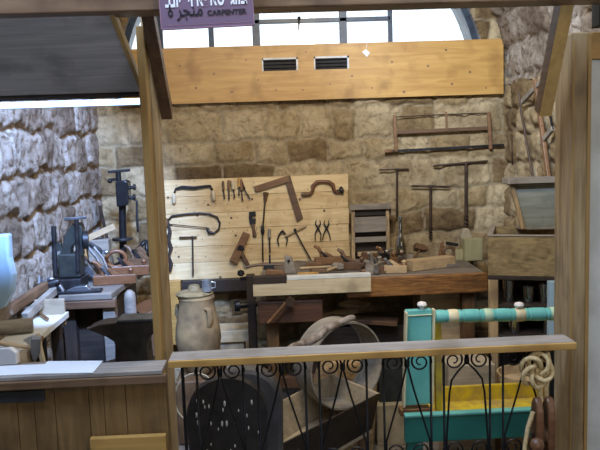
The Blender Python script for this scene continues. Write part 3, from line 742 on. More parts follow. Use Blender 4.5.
# ------------------------------------------------------------------ main workbench
YBf = 3.9; zbt_ = .855
xb0 = P(253, 280, YBf).x; xb1 = P(487, 272, YBf).x
t = T('workbench', 'old rust brown workbench with thick top along the back wall', 'workbench')
mb = MB(); mb.box(xb0+.05, xb1-.012, YBf+.02, 4.55, zbt_-.05, zbt_); t.part('top', mb, 'bench_top', .004)
mb = MB(); mb.box(P(346, 280, YBf).x, xb1, YBf-.02, YBf+.018, zbt_-.115, zbt_-.004); t.part('front_apron', mb, 'rust_bench', .006)
for x, y in ((xb0+.1, YBf+.06), (xb1-.1, YBf+.06), (xb0+.1, 4.48), (xb1-.1, 4.48)):
    mb = MB(); mb.box(x-.035, x+.035, y-.035, y+.035, 0, zbt_-.05); t.part('leg', mb, 'brown_z', .004)
mb = MB(); mb.box(xb0+.1, xb1-.1, YBf+.06, YBf+.1, .2, .27); t.part('stretcher', mb, 'brown_x', .004)
mb = MB(); mb.box(xb0+.02, P(322, 290, YBf-.02).x, YBf-.03, YBf+.018, zbt_-.24, zbt_-.115); t.part('vice_jaw', mb, 'vice_wood', .004)
mb = MB(); mb.lathe([(.028, 0), (.03, .01), (.022, .03), (.018, .07)], P(290, 300, YBf-.03)-V((0, .06, 0)), (0, 1, 0), 16); i = t.part('vice_screw', mb, 'rusty_iron')
mb = MB(); mb.ptube([(291, 297), (268, 323)], YBf-.08, .009, 10); t.part('vice_handle', mb, 'tool_wood', 0, i)
t.done()
t = T('timber_beam', 'pale squared timber lying along the front of the workbench', 'beam')
a, b = P(250, 277, YBf-.07), P(370, 272, YBf-.07)
zA = zof(310, 275.5, YBf-.07); 
mb = MB(); mb.box(xb0, P(371, 280, YBf-.07).x, YBf-.075, YBf-.025, zA-.105, zA-.022); t.part('body', mb, 'pale_wood', .003)
mb = MB(); mb.box(xb0+.19, P(371, 280, YBf-.07).x, YBf-.076, YBf-.03, zA-.021, zA); t.part('white_edge', mb, 'white_board', .002)
mb = MB(); mb.box(xb0, xb0+.188, YBf-.079, YBf-.03, zA-.035+.0, zA+.006); t.part('end_cap', mb, 'dark_x', .002)
t.done()
def onb(px, dy=0):  # rail of positions on the bench
    return P(px, 270, 4.2)
# clutter on the bench -----------------------------------------------------
zt = zbt_
def plane(name, lb, M, L, W, H, mat, iron='iron', tote=True, group=None, closed=False):
    t = T(name, lb, 'plane', group)
    mb = MB(M); mb.prism([(-L/2, -W/2, 0), (L/2, -W/2, 0), (L/2, -W/2, H*.94), (L*.15, -W/2, H), (-L/2, -W/2, H)], (0, W, 0)); t.part('body', mb, mat, .003)
    mb = MB(M); mb.prism([(-.01, -W*.36, H*.4), (.006, -W*.36, H*.4), (-.055, -W*.36, H*1.9), (-.07, -W*.36, H*1.85)], (0, W*.72, 0)); t.part('cutting_iron', mb, iron, .001)
    mb = MB(M); mb.prism([(.008, -W*.3, H*.6), (.03, -W*.3, H*.9), (-.025, -W*.3, H*1.7), (-.04, -W*.3, H*1.6)], (0, W*.6, 0)); t.part('wedge', mb, mat, .002)
    if tote:
        mb = MB(M); b = -L*.36
        if closed:
            pts = [(b+.045*cos(a)*1.15, 0, H+.04+.045*sin(a)) for a in [2*pi*i/22 for i in range(22)]]
            mb.tube(pts, .012, 10, closed=True)
        else:
            mb.tube([(b+.02, 0, H-.005), (b+.012, 0, H+.03), (b-.004, 0, H+.06), (b-.03, 0, H+.075)], [.014, .012, .013, .009], 10)
        t.part('handle', mb, mat)
    mb = MB(M); mb.lathe([(.008, 0), (.011, .012), (.016, .022), (.010, .032)], (L*.38, 0, H*.94), (0, 0, 1), 12); t.part('front_knob', mb, mat)
    return t.done()
def TM(x, y, z, rz=0, ry=0, rx=0): return Matrix.Translation((x, y, z)) @ Matrix.Rotation(rz, 4, 'Z') @ Matrix.Rotation(ry, 4, 'Y') @ Matrix.Rotation(rx, 4, 'X')
def bx(px, Y): return P(px, 265, Y).x
t = T('wooden_block', 'long pale square timber block lying slantwise on the bench', 'block')
M = TM(bx(430, 4.1), 4.08, zt+.002, radians(22))
mb = MB(M); mb.box(-.15, .15, -.04, .04, 0, .062); t.part('wooden_block', mb, 'tan_wood', .003); t.done()
plane('wooden_plane', 'dark wooden plane standing against the end of the slanting pale block', TM(bx(402, 4.1)-.01, 4.06, zt+.002, radians(80)), .16, .055, .05, 'tool_dark', 'steel')
plane('wooden_plane', 'grey wooden plane on the bench in front of the slatted rack', TM(bx(374, 4.1), 4.05, zt+.002, radians(60)), .19, .05, .05, 'grey_wood', 'steel')
plane('wooden_plane', 'small brown wooden plane lying right of the glass bottle base', TM(bx(385, 4.3), 4.22, zt+.002, radians(35)), .15, .05, .05, 'tool_wood', 'steel')
plane('wooden_plane', 'brown wooden plane at the back of the bench below the pliers', TM(bx(331, 4.35), 4.38, zt+.002, radians(5)), .2, .05, .045, 'tool_wood', 'iron')
plane('wooden_plane', 'dark short plane between the pale beam and the slatted rack', TM(bx(352, 4.15), 4.15, zt+.002, radians(-20)), .16, .05, .045, 'tool_dark', 'iron')
# g clamp
t = T('clamp', 'iron screw clamp lying among the planes at the foot of the rack', 'clamp')
M = TM(bx(383, 4.2), 4.17, zt+.01, radians(30))
mb = MB(M); mb.tube([(-.05, 0, 0), (-.055, 0, .05), (-.02, 0, .075), (.03, 0, .07), (.04, 0, .04)], .009, 8); t.part('frame', mb, 'iron')
mb = MB(M); mb.tube([(.04, 0, .09), (.045, 0, -.004)], .006, 8); t.part('screw', mb, 'iron'); 
mb = MB(M); mb.tube([(.015, 0, .09), (.07, 0, .092)], .005, 8); t.part('screw_handle', mb, 'steel'); t.done()
def hammer(name, lb, h0, h1, hr, head_dir, hl, hw, hm='tool_wood', km='iron', group=None, cat='hammer'):
    t = T(name, lb, cat, group); h0, h1 = V(h0), V(h1); d = (h1-h0)
    mb = MB(); L = d.length; mb.lathe([(hr*.8, 0), (hr, L*.1), (hr*.8, L*.5), (hr*.7, L*.97), (hr*.6, L)], h0, d, 10); t.part('handle', mb, hm)
    hd = V(head_dir).normalized(); c = h1-d.normalized()*hw*.5
    mb = MB(); mb.bar(c-hd*hl*.5, c+hd*hl*.1, hw, hw, d); mb.bar(c+hd*hl*.1, c+hd*hl*.5, hw, hw, d, hw*.9, hw*.3); t.part('head', mb, km, .002)
    return t.done()
hammer('hammer', 'small hammer with steel head lying near the front of the bench', (bx(362, 4.0), 4.02, zt+.012), (bx(378, 4.0), 3.97, zt+.03), .009, (.2, 1, .2), .09, .025, 'tool_wood', 'steel')
hammer('mallet', 'brown square mallet behind the bottle on the bench', (bx(410, 4.4), 4.3, zt+.02), (bx(422, 4.4), 4.38, zt+.09), .01, (1, .1, -.3), .09, .04, 'tool_dark', 'tool_dark', cat='mallet')
t = T('spokeshave', 'thin spokeshave lying at the left end of the workbench', 'spokeshave')
mb = MB(); mb.tube([(bx(246, 4.3), 4.28, zt+.02), (bx(258, 4.3), 4.28, zt+.03), (bx(270, 4.3), 4.28, zt+.03), (bx(283, 4.3), 4.28, zt+.022)], [.008, .010, .010, .006], 8); t.part('handle', mb, 'tool_dark')
mb = MB(); mb.box(bx(264, 4.3), bx(274, 4.3), 4.26, 4.3, zt+.002, zt+.03); t.part('blade_block', mb, 'iron', .002); 
mb = MB(); mb.tube([(bx(270, 4.3), 4.28, zt+.02), (bx(270, 4.3), 4.27, zt+.09)], .006, 8); t.part('post', mb, 'iron'); t.done()
t = T('wooden_bracket', 'pale grey wooden bracket standing on the bench under the calipers', 'bracket')
M = TM(bx(289, 4.1), 4.1, zt+.002, radians(-10))
mb = MB(M); mb.prism([(-.035, 0, 0), (.045, 0, 0), (.03, 0, .05), (.012, 0, .10), (-.03, 0, .105), (-.02, 0, .05)], (0, .03, 0)); t.part('body', mb, 'grey_wood', .003)
mb = MB(M); mb.lathe([(.008, -.012), (.008, .0)], (0, 0, .075), (0, 1, 0), 10); t.part('bolt', mb, 'iron'); t.done()
hammer('chisel', 'wooden handled chisel lying behind the pale beam', (bx(300, 4.2), 4.2, zt+.012), (bx(335, 4.2), 4.22, zt+.012), .009, (1, 0, 0), .03, .014, 'tan_wood', 'iron', cat='chisel')
t = T('rasp', 'thin tan handled rasp lying beside the grey bracket', 'rasp')
mb = MB(); mb.tube([(bx(297, 4.05), 4.0, zt+.012), (bx(318, 4.05), 4.0, zt+.014)], [.011, .008], 8); t.part('handle', mb, 'ochre')
mb = MB(); mb.bar((bx(318, 4.05), 4.0, zt+.012), (bx(346, 4.05), 4.02, zt+.008), .02, .006); t.part('blade', mb, 'iron'); t.done()
t = T('auger_bit', 'coil of dark drill parts under the pincers at the bench back', 'drill part')
M = TM(bx(323, 4.5), 4.46, zt+.002)
mb = MB(M); mb.lathe([(.03, 0), (.035, .02), (.02, .035), (.012, .06)], (0, 0, 0), (0, 0, 1), 14); t.part('gear', mb, 'tool_dark')
mb = MB(M); mb.tube([(0, 0, .045), (.06, 0, .03)], .007, 8); t.part('crank', mb, 'iron'); t.done()

hammer('hammer', 'iron headed hammer lying just left of the bottle base', (bx(368, 4.1), 4.3, zt+.012), (bx(386, 4.1), 4.33, zt+.02), .009, (.3, 1, .1), .08, .028)
plane('wooden_plane', 'tan smoothing plane lying in front of the clear bottle', TM(bx(395, 4.0)-.0, 3.98, zt+.002, radians(-12)), .13, .05, .045, 'tan_wood', 'steel', False)
t = T('grindstone', 'small round grey grindstone lying flat in front of the slatted rack', 'stone')
mb = MB(); mb.lathe([(.038, 0), (.04, .004), (.04, .02), (.036, .024), (.008, .024)], (bx(352, 4.3)+.0, 4.30, zt+.001), (0, 0, 1), 20); t.part('grindstone', mb, 'grey_stone'); t.done()
hammer('mallet', 'round pale headed mallet lying on the bench between planes', (bx(330, 4.1)-.02, 4.08, zt+.014), (bx(341, 4.1), 4.14, zt+.03), .009, (1, -.6, 0), .07, .032, 'tan_wood', 'grey_wood', cat='mallet')
t = T('angle_gauge', 'steel bladed angle gauge lying below the large square', 'gauge')
mb = MB(); mb.bar((bx(306, 4.3), 4.32, zt+.012), (bx(322, 4.3), 4.34, zt+.012), .025, .02); t.part('stock', mb, 'tool_wood', .002)
mb = MB(); mb.bar((bx(309, 4.3), 4.33, zt+.026), (bx(296, 4.3), 4.40, zt+.028), .02, .003); t.part('blade', mb, 'steel'); t.done()
for k_, (px_, y_, r_, lb_) in enumerate(((376, 4.42, .3, 'loose dark iron spanner behind the grey plane'), (357, 4.02, 1.1, 'dark iron spanner near the bench front edge by the rack'), (413, 4.18, -.5, 'dark iron spanner leaning by the slanting pale block'))):
    t = T('spanner', lb_, 'spanner'); M = TM(bx(px_, 4.2), y_, zt+.004, r_, radians(-14))
    mb = MB(M); mb.bar((-.05, 0, 0), (.05, 0, 0), .016, .007, (0, 0, 1)); t.part('shank', mb, 'iron', .001)
    mb = MB(M); mb.tube([(.05+.02*(1-cos(a)), .018*sin(a), .0) for a in [pi*(.25+1.5*i/10)-pi for i in range(11)]], .006, 6); t.part('jaw', mb, 'iron'); t.done()

for k_, (px_, y_, z_, r_, L_, h_, mt_, lb_) in enumerate((
    (346, 4.22, 0, .4, .12, .035, 'tool_dark', 'dark offcut of wood left of the rack foot'),
    (366, 4.20, 0, -.6, .10, .05, 'grey_wood', 'grey offcut of wood before the rack, beside a plane'),
    (372, 4.42, 0, .2, .14, .06, 'tool_dark', 'dark offcut standing inside the rack foot'),
    (386, 4.02, 0, 1.0, .11, .045, 'tool_dark', 'dark offcut at the bench front right of the grey plane'),
    (405, 4.36, 0, -.2, .12, .055, 'grey_wood', 'grey offcut right behind the clear bottle'),
    (420, 4.24, 0, .3, .13, .03, 'tan_wood', 'tan offcut behind the slanting pale block'),
    (318, 4.1, 0, .1, .10, .025, 'tool_dark', 'dark offcut behind the pale beam, under the pincers'),
    (275, 4.1, 0, -.2, .12, .028, 'tool_wood', 'brown offcut left of the grey bracket'),
    (452, 4.1, 0, .1, .10, .022, 'bench_top', 'thin grey offcut at the right end of the bench top'))):
    mb = MB(TM(bx(px_, y_), y_, zt+.001, r_)); mb.hexa([(-L_/2, -.022, 0), (L_/2, -.025, 0), (L_/2, .02, 0), (-L_/2, .025, 0), (-L_/2+.01, -.02, h_), (L_/2-.012, -.022, h_*.8), (L_/2-.01, .018, h_*.75), (-L_/2+.006, .022, h_)])
    single('wood_offcut', lb_, 'offcut', mb, mt_, .003, 'wood offcuts among the tools on the bench')

# slatted rack
t = T('slatted_rack', 'small grey wooden slatted rack standing against the stone by the pine board', 'rack')
Yk = 4.5
for px in (353, 387):
    mb = MB(); mb.bar(P(px, 208, Yk+.05), (P(px+ (1 if px > 360 else 0), 262, Yk-.02).x, Yk-.03, zt+.0), .022, .03, (0, 1, 0)); t.part('upright', mb, 'grey_wood_z', .002)
for (y0, y1, dy) in ((204, 209.5, .03), (217, 232, .02), (237, 242, .0)):
    mb = MB(); mb.pbox(350 if y0 < 210 else 354, y0, 391 if y0 < 210 else 387, y1, Yk+dy-.025, .02); t.part('slat', mb, 'grey_wood', .002)
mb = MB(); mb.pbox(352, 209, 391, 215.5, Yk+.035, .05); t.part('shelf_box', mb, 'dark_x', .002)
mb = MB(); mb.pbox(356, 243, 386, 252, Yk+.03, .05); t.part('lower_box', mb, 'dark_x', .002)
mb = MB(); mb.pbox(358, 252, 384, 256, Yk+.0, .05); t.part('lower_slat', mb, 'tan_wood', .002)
mb = MB(); mb.pbox(355, 212, 386, 259, Yk+.08, .012); t.part('gap_shade', mb, 'dark_x', .001)  # dark panel added so the shaded gaps between slats read black
t.done()
# glass bottle
t = T('glass_bottle', 'clear long necked glass bottle standing on the bench', 'bottle')
c = P(401, 262, 4.28); c.z = zt
mb = MB(); hh = P(396, 217, 4.28).z-zt
mb.lathe([(.033, 0), (.035, .01), (.035, hh*.38), (.03, hh*.5), (.014, hh*.62), (.011, hh*.95), (.014, hh*.96), (.013, hh)], c, (0, 0, 1), 24); t.part('glass', mb, 'bottle_glass')
mb = MB(); mb.lathe([(.010, hh*.92), (.012, hh*1.01)], c, (0, 0, 1), 12); t.part('stopper', mb, 'tin'); t.done()
# green wood blocks / stone at the right end of the bench
mb = MB(); mb.box(bx(464, 4.3), bx(482, 4.3), 4.28, 4.36, zt, zof(473, 239, 4.28)); single('wooden_block', 'tall greenish upright wooden block at the right end of the bench', 'block', mb, 'green_wood', .004)
mb = MB(); mb.box(bx(455, 4.35), bx(463, 4.35), 4.33, 4.4, zt, zof(459, 250, 4.33)); single('wooden_block', 'narrow short greenish block beside the tall greenish one', 'block', mb, 'green_wood', .004)
mb = MB(); mb.pprism([(462, 246), (461, 236), (464, 229), (469, 228.5), (472, 235), (474, 250), (474, 268)], 4.42, .05); single('stone_lump', 'pale rounded stone behind the tall greenish block', 'stone', mb, 'stone_block', .008)
t = T('hand_saw', 'old brown hand saw blade leaning behind the slanting block', 'saw')
mb = MB(); mb.pprism([(437, 262), (441, 243), (444, 241), (444, 262)], 4.38, .012); t.part('blade', mb, 'tool_wood', .002)
mb = MB(); c = P(449, 252, 4.36); mb.tube([(c.x+.035*cos(a), c.y, c.z+.032*sin(a)) for a in [2*pi*i/16 for i in range(16)]], .011, 8, closed=True); t.part('handle', mb, 'tool_dark')
mb = MB(); mb.bar(P(446, 243, 4.36), P(458, 245, 4.36), .02, .02); t.part('back_bar', mb, 'iron', .002); t.done()

# under the bench
mb = MB(); mb.box(P(421, 310, 4.05).x, P(466, 310, 4.05).x, 4.05, 4.3, .0, zof(443, 291, 4.05)); 
t = T('pale_crate', 'pale plywood crate standing under the right end of the bench', 'crate'); t.part('case', mb, 'tan_wood', .004)
mb = MB(); mb.box(P(421, 310, 4.04).x, P(466, 310, 4.04).x, 4.035, 4.048, zof(443, 297, 4.05), zof(443, 291, 4.05)); t.part('lip', mb, 'pale_wood', .002); t.done()
for i, (p, q, Y, lb) in enumerate((((318, 318), (360, 309), 4.3, 'tan plank lying highest in the dark under the workbench'), ((330, 318), (398, 322), 4.1, 'long plank slanting in the dark under the workbench'), ((344, 303), (366, 306), 4.35, 'short pale plank end in the dark under the workbench'))):
    mb = MB(); a, b = P(*p, Y), P(*q, Y-.1); mb.bar(a, b, .11, .025); single('plank', lb, 'plank', mb, 'tan_wood' if i != 1 else 'brown_x', .002, 'planks stored under the workbench')
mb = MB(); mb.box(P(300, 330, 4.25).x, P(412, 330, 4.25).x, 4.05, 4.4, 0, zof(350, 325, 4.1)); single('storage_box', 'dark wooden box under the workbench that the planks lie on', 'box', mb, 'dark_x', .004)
mb = MB(); mb.pbox(215, 331, 249, 351, 4.1, .2); b_ = mb.base(); mb = MB(); mb.box(b_[0], b_[1], b_[2], b_[3], b_[5]-.07, b_[5]); 
single('stone_slab', 'pale flat slab lying on the lower block beside the jar', 'slab', mb, 'pale_wood', .005)
mb = MB(); mb.box(b_[0]-.02, b_[1]-.03, b_[2]+.02, b_[3], 0, b_[5]-.071); single('stone_slab', 'squared tan block on the floor beside the clay jar', 'block', mb, 'stone_block', .006)
t = T('iron_vice', 'dark iron screw knob and post at the left end of the workbench', 'vice')
mb = MB(); mb.lathe([(.03, 0), (.036, .01), (.036, .03), (.02, .035), (.015, .15)], P(234, 306, 4.0), (1, .2, 0), 18); t.part('screw_knob', mb, 'black_iron')
mb = MB(); p = P(246, 275, 4.02); mb.box(p.x-.0, p.x+.05, 4.0, 4.06, 0, p.z); i = t.part('post', mb, 'dark_z', .004)
mb = MB(); mb.lathe([(.012, 0), (.022, .01), (.018, .03), (.004, .036)], P(241, 276, 4.01), (0, 0, 1), 12); t.part('finial', mb, 'black_iron')
mb = MB(); mb.bar(P(240, 279, 4.02), P(253, 277.5, 4.02), .02, .02); t.part('arm', mb, 'black_iron')
t.done()

# clay jar with lid and tin mug
cj = P(198, 330, 3.85); t = T('clay_jar', 'large tan clay jar with a wooden lid standing by the thin post', 'jar')
zj0 = zof(198, 372, 3.85); zj1 = zof(198, 295, 3.85); hj = zj1-zj0
mb = MB(); c = V((cj.x, 3.85, zj0))
mb.lathe([(.06, 0), (.085, hj*.08), (.118, hj*.3), (.128, hj*.45), (.122, hj*.6), (.110, hj*.74), (.101, hj*.84), (.096, hj*.94), (.102, hj*.97), (.098, hj)], c, (0, 0, 1), 40); t.part('body', mb, 'clay')
for s_ in (-1, 1):
    mb = MB(); ang_ = 2.7 if s_ < 0 else -.9
    dx, dy = cos(ang_), sin(ang_)
    mb.tube([c+V((dx*.09, dy*.09, hj*.86)), c+V((dx*.125, dy*.125, hj*.85)), c+V((dx*.132, dy*.132, hj*.74)), c+V((dx*.112, dy*.112, hj*.64))], .012, 10, flat=1.5); t.part('handle', mb, 'clay')
mb = MB(); mb.lathe([(.10, 0), (.105, .010), (.088, .02), (.036, .028), (.032, .048), (.027, .056), (.012, .06)], c+V((-.01, 0, hj+.001)), (0, 0, 1), 32); t.part('lid', mb, 'chest_wood')
t.done()
t = T('tin_mug', 'small tin mug standing on the lid of the clay jar', 'mug')
cm = V((P(207, 288, 3.82).x, 3.82, hj+zj0+.026))
mb = MB(); mb.lathe([(.026, 0), (.027, .06), (.029, .062), (.025, .062), (.024, .004)], cm, (0, 0, 1), 24); t.part('cup', mb, 'tin')
mb = MB(); mb.tube([cm+V((.026, 0, .05)), cm+V((.046, 0, .048)), cm+V((.046, 0, .02)), cm+V((.026, 0, .015))], .004, 8); t.part('handle', mb, 'tin'); t.done()
mb = MB(); mb.box(cj.x-.12, cj.x+.14, 3.7, 4.0, 0, zj0-.001); single('low_stand', 'squared brown wooden stand under the clay jar', 'stand', mb, 'brown_z', .008)

# ------------------------------------------------------------------ chest and glass cupboard on the right
t = T('wooden_chest', 'open weathered wooden chest on the cupboard by the right wall', 'chest')
fl_ = P(488, 236, 3.55); zt2 = fl_.z; zb2 = zof(495, 275, 3.55)
A = radians(-20); M = TM(fl_.x, 3.55, zb2, A); Wc, Dc, Hc, th = .52, .42, zt2-zb2, .022
mb = MB(M); mb.box(0, Wc, 0, th, 0, Hc); t.part('front_board', mb, 'chest_wood', .002)
mb = MB(M); mb.box(0, th, th, Dc-th, 0, Hc); mb.box(Wc-th, Wc, th, Dc-th, 0, Hc); t.part('end_boards', mb, 'chest_wood', .002)
mb = MB(M); mb.box(0, Wc, Dc-th, Dc, 0, Hc); t.part('back_board', mb, 'chest_wood', .002)
mb = MB(M); mb.box(th, Wc-th, th, Dc-th, 0, .02); t.part('bottom_board', mb, 'chest_wood')
mb = MB(M); mb.box(-.003, Wc+.003, -.004, th+.001, Hc, Hc+.006); mb.box(-.003, th+.001, th+.001, Dc, Hc, Hc+.006); t.part('rim', mb, 'rail_wood', .001)
t.done()
t = T('grain_hopper', 'grey green tapered wooden hopper leaning behind the chest rim', 'hopper')
Yh_ = 3.76
mb = MB(); mb.prism([P(510, 184, Yh_+.02), P(556, 183, Yh_+.02), P(556, 228, Yh_-.0), P(522, 229, Yh_-.0)], (0, .02, 0)); t.part('front_panel', mb, 'lid_wood', .002)
mb = MB(); mb.pbox(508, 177.5, 556, 183.5, Yh_-.03, .10); t.part('top_ledge', mb, 'grey_wood', .003)
mb = MB(); mb.prism([P(510, 184, Yh_+.0), P(514, 184, Yh_+.0), P(526, 229, Yh_-.02), P(521, 229, Yh_-.02)], (0, .018, 0)); t.part('corner_batten', mb, 'grey_wood_z', .002)
mb = MB(); mb.prism([P(522, 227.5, Yh_+.0), P(556, 226.5, Yh_+.0), P(556, 229, Yh_), P(522, 230, Yh_)], (0, .1, 0)); t.part('bottom_batten', mb, 'grey_wood', .001)
t.done()
# cupboard frame following the chest
t = T('glass_cupboard', 'dark open cupboard holding glass tumblers below the wooden chest', 'cupboard')
Hb = zb2-.002
M = TM(fl_.x, 3.55, 0, A)
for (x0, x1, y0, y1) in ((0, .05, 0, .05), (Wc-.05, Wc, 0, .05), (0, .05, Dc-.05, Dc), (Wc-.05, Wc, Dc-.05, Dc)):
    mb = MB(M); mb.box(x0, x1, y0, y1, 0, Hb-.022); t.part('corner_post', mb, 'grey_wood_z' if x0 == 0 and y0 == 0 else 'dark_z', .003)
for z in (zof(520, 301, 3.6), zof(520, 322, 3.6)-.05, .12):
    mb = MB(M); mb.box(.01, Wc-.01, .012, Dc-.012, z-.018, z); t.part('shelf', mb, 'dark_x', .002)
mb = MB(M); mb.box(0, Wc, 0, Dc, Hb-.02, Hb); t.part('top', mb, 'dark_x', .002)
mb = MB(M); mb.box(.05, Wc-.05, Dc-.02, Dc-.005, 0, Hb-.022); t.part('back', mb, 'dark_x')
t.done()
zsh = zof(520, 301, 3.6); zsh2 = zof(520, 322, 3.6)-.05
glasses = []
tt = T('glass_tumbler', 'tall glass tumbler, nearest the corner post on the upper cupboard shelf', 'glass', 'glass tumblers in the dark cupboard')
mb = MB(); mb.lathe([(.024, 0), (.026, .002), (.031, .10), (.029, .10), (.024, .008), (.001, .007)], (0, 0, 0), (0, 0, 1), 20)
tt.part('glass_tumbler', mb, 'tumbler_glass'); g0 = tt.done()
spots = [(.10, .10, zsh, 1.15, None), (.20, .09, zsh, .85, 'short glass tumbler, second along the upper cupboard shelf'), (.28, .10, zsh, 1.0, 'medium glass tumbler, third along the upper cupboard shelf'),
         (.38, .09, zsh, .95, 'glass tumbler beside the post on the upper cupboard shelf'), (.13, .08, zsh2, .8, 'left glass tumbler on the lower cupboard shelf'), (.3, .08, zsh2, .8, 'right glass tumbler on the lower cupboard shelf')]
for i, (u, v, z, s_, lb) in enumerate(spots):
    g = g0 if i == 0 else g0.copy()
    if i: COL.objects.link(g); g['label'] = lb
    g.location = M @ V((u, v, z+.001)); g.scale = (1, 1, s_)
mb = MB(); mb.box(1.56 if False else P(550, 300, 3.3).x, P(566, 300, 3.3).x, 3.3, 3.34, 0, zof(552, 282, 3.3)); single('blue_board', 'pale blue upright board partly hidden by the thick post', 'board', mb, 'cloth_blue', .003)

# ------------------------------------------------------------------ turquoise cradle
t = T('painted_cradle', 'turquoise and yellow painted wooden cradle with turned top rail', 'cradle')
Ye = 2.85
zE = zof(418, 310, Ye); zE0 = zof(418, 408, Ye)
mb = MB(); mb.prism([P(406, 311, Ye), P(432, 309.5, Ye), P(430, 404, Ye), P(404, 406, Ye)], (0, .035, 0)); t.part('end_board', mb, 'turquoise', .003)
mb = MB(); mb.bar(P(406, 312, Ye-.003), P(403.5, 406, Ye-.003), .008, .04, (0, 1, 0)); mb.bar(P(433.5, 309, Ye), P(431.5, 404, Ye), .008, .04, (0, 1, 0)); mb.bar(P(406, 316, Ye-.003), P(432, 314.5, Ye-.003), .006, .003, (0, 0, 1)); t.part('cream_edging', mb, 'cream', .001)
mb = MB(); mb.pbox(435.5, 316, 442, 412, Ye+.05, .03); t.part('yellow_post', mb, 'yellow_paint', .003)
# turned rail
a = P(432, 316.5, Ye+.015); b = P(584, 313, Ye+.015); d = b-a; Lr = d.length
def seg(p0, p1, mat, prof):
    u0 = (p0-432)/(584-432)*Lr; u1 = (p1-432)/(584-432)*Lr; mb = MB(); w_ = u1-u0
    mb.lathe([(r, u0+w_*q) for q, r in prof], a, d, 20); return t.part('rail_spindle' if mat == 'turquoise' else 'rail_ring', mb, mat)
R = .028
bulge = [(0, R*.96), (.1, R*.97), (.13, R*.84), (.17, R*.84), (.2, R*.97), (.5, R*1.02), (.8, R*.97), (.83, R*.84), (.87, R*.84), (.9, R*.97), (1, R*.96)]
ring = [(0, R*.93), (.12, R*1.03), (.5, R*1.05), (.88, R*1.03), (1, R*.93)]
seg(432, 447.5, 'turquoise', bulge); seg(447.5, 457.5, 'cream', ring); seg(457.5, 483, 'turquoise', bulge); seg(483, 491, 'pale_green', ring)
seg(491, 514, 'turquoise', bulge); seg(514, 524, 'cream', ring); seg(524, 549, 'turquoise', bulge); seg(549, 558, 'pale_green', ring); seg(558, 584, 'turquoise', bulge)
for px, py in ((422, 308.5), (519, 309)):
    c = P(px, py, Ye+.015); mb = MB(); mb.lathe([(.008, -.008), (.009, .004), (.018, .010), (.021, .017), (.017, .026), (.006, .030)], c, (0, 0, 1), 18); t.part('knob', mb, 'white_knob')
Yn, Yf_ = 2.75, 3.15
xc0 = P(405, 425, Yn).x; xc1_ = P(600, 420, Yn).x
zn1 = zof(470, 412, Yn); zn0 = zof(470, 440, Yn)
mb = MB(); mb.box(xc0, xc1_, Yn, Yn+.025, zn0, zn1-.012); t.part('near_side', mb, 'teal', .003)
mb = MB(); mb.box(xc0, xc1_, Yn-.006, Yn+.03, zn1-.011, zn1); t.part('near_rim', mb, 'turquoise', .003)
zf1 = zof(470, 386, Yf_)
mb = MB(); mb.box(xc0+.11, xc1_, Yf_, Yf_+.02, zn0, zf1); t.part('far_side', mb, 'yellow_paint', .003)
mb = MB(); mb.box(xc0+.07, xc1_, Yn+.026, Yf_-.001, zn0, zn0+.015); t.part('bottom_board', mb, 'yellow_paint')
mb = MB(); mb.box(xc0+.0, xc0+.13, Ye-.002, Ye+.05, zE0-.035, zE0-.004); t.part('crossbar', mb, 'tool_wood', .003)
for x in (xc0+.03, xc1_-.05):
    for y in (Yn+.03, Yf_-.03):
        if y > 3 and x < .7: x += .1
        mb = MB(); mb.box(x-.02, x+.02, y-.02, y+.02, 0, zn0-.001); t.part('leg', mb, 'teal', .003)
t.done()
# things seen over the cradle
t = T('round_sieve', 'shallow round sieve with dark band behind the painted cradle', 'sieve')
c = V((P(525, 385, 3.3).x, 3.31, zof(525, 398, 3.2)))
mb = MB(); mb.lathe([(.128, 0), (.13, .0), (.13, .028)], c, (0, 0, 1), 40); t.part('dark_band', mb, 'dark_x')
mb = MB(); mb.lathe([(.13, .029), (.132, .09), (.125, .09), (.124, .04), (.001, .038)], c, (0, 0, 1), 40); t.part('drum', mb, 'tan_wood'); t.done()
mb = MB(); mb.box(c.x-.12, c.x+.13, 3.19, 3.42, 0, c.z-.001); single('wooden_crate', 'plain tan crate under the round sieve behind the cradle', 'crate', mb, 'tan_wood', .004)
mb = MB(); mb.box(P(446, 370, 3.3).x, P(492, 370, 3.3).x, 3.25, 3.48, 0, zof(470, 362, 3.3)); 
single('wooden_crate', 'brown weathered crate left of the round sieve behind the cradle', 'crate', mb, 'trough_wood', .004)
mb = MB(); mb.box(P(379, 390, 3.6).x, P(404, 390, 3.6).x, 3.6, 3.75, zof(390, 402, 3.6), zof(390, 368, 3.6)); single('green_box', 'dull green box between the big hoop and the cradle', 'box', mb, 'green_iron', .004)
mb = MB(); mb.box(P(376, 390, 3.56).x, P(405, 390, 3.56).x, 3.56, 3.8, 0, zof(390, 402, 3.6)-.001); single('pale_block', 'pale squared stone block that the dull green box rests on', 'block', mb, 'stone_block', .006)

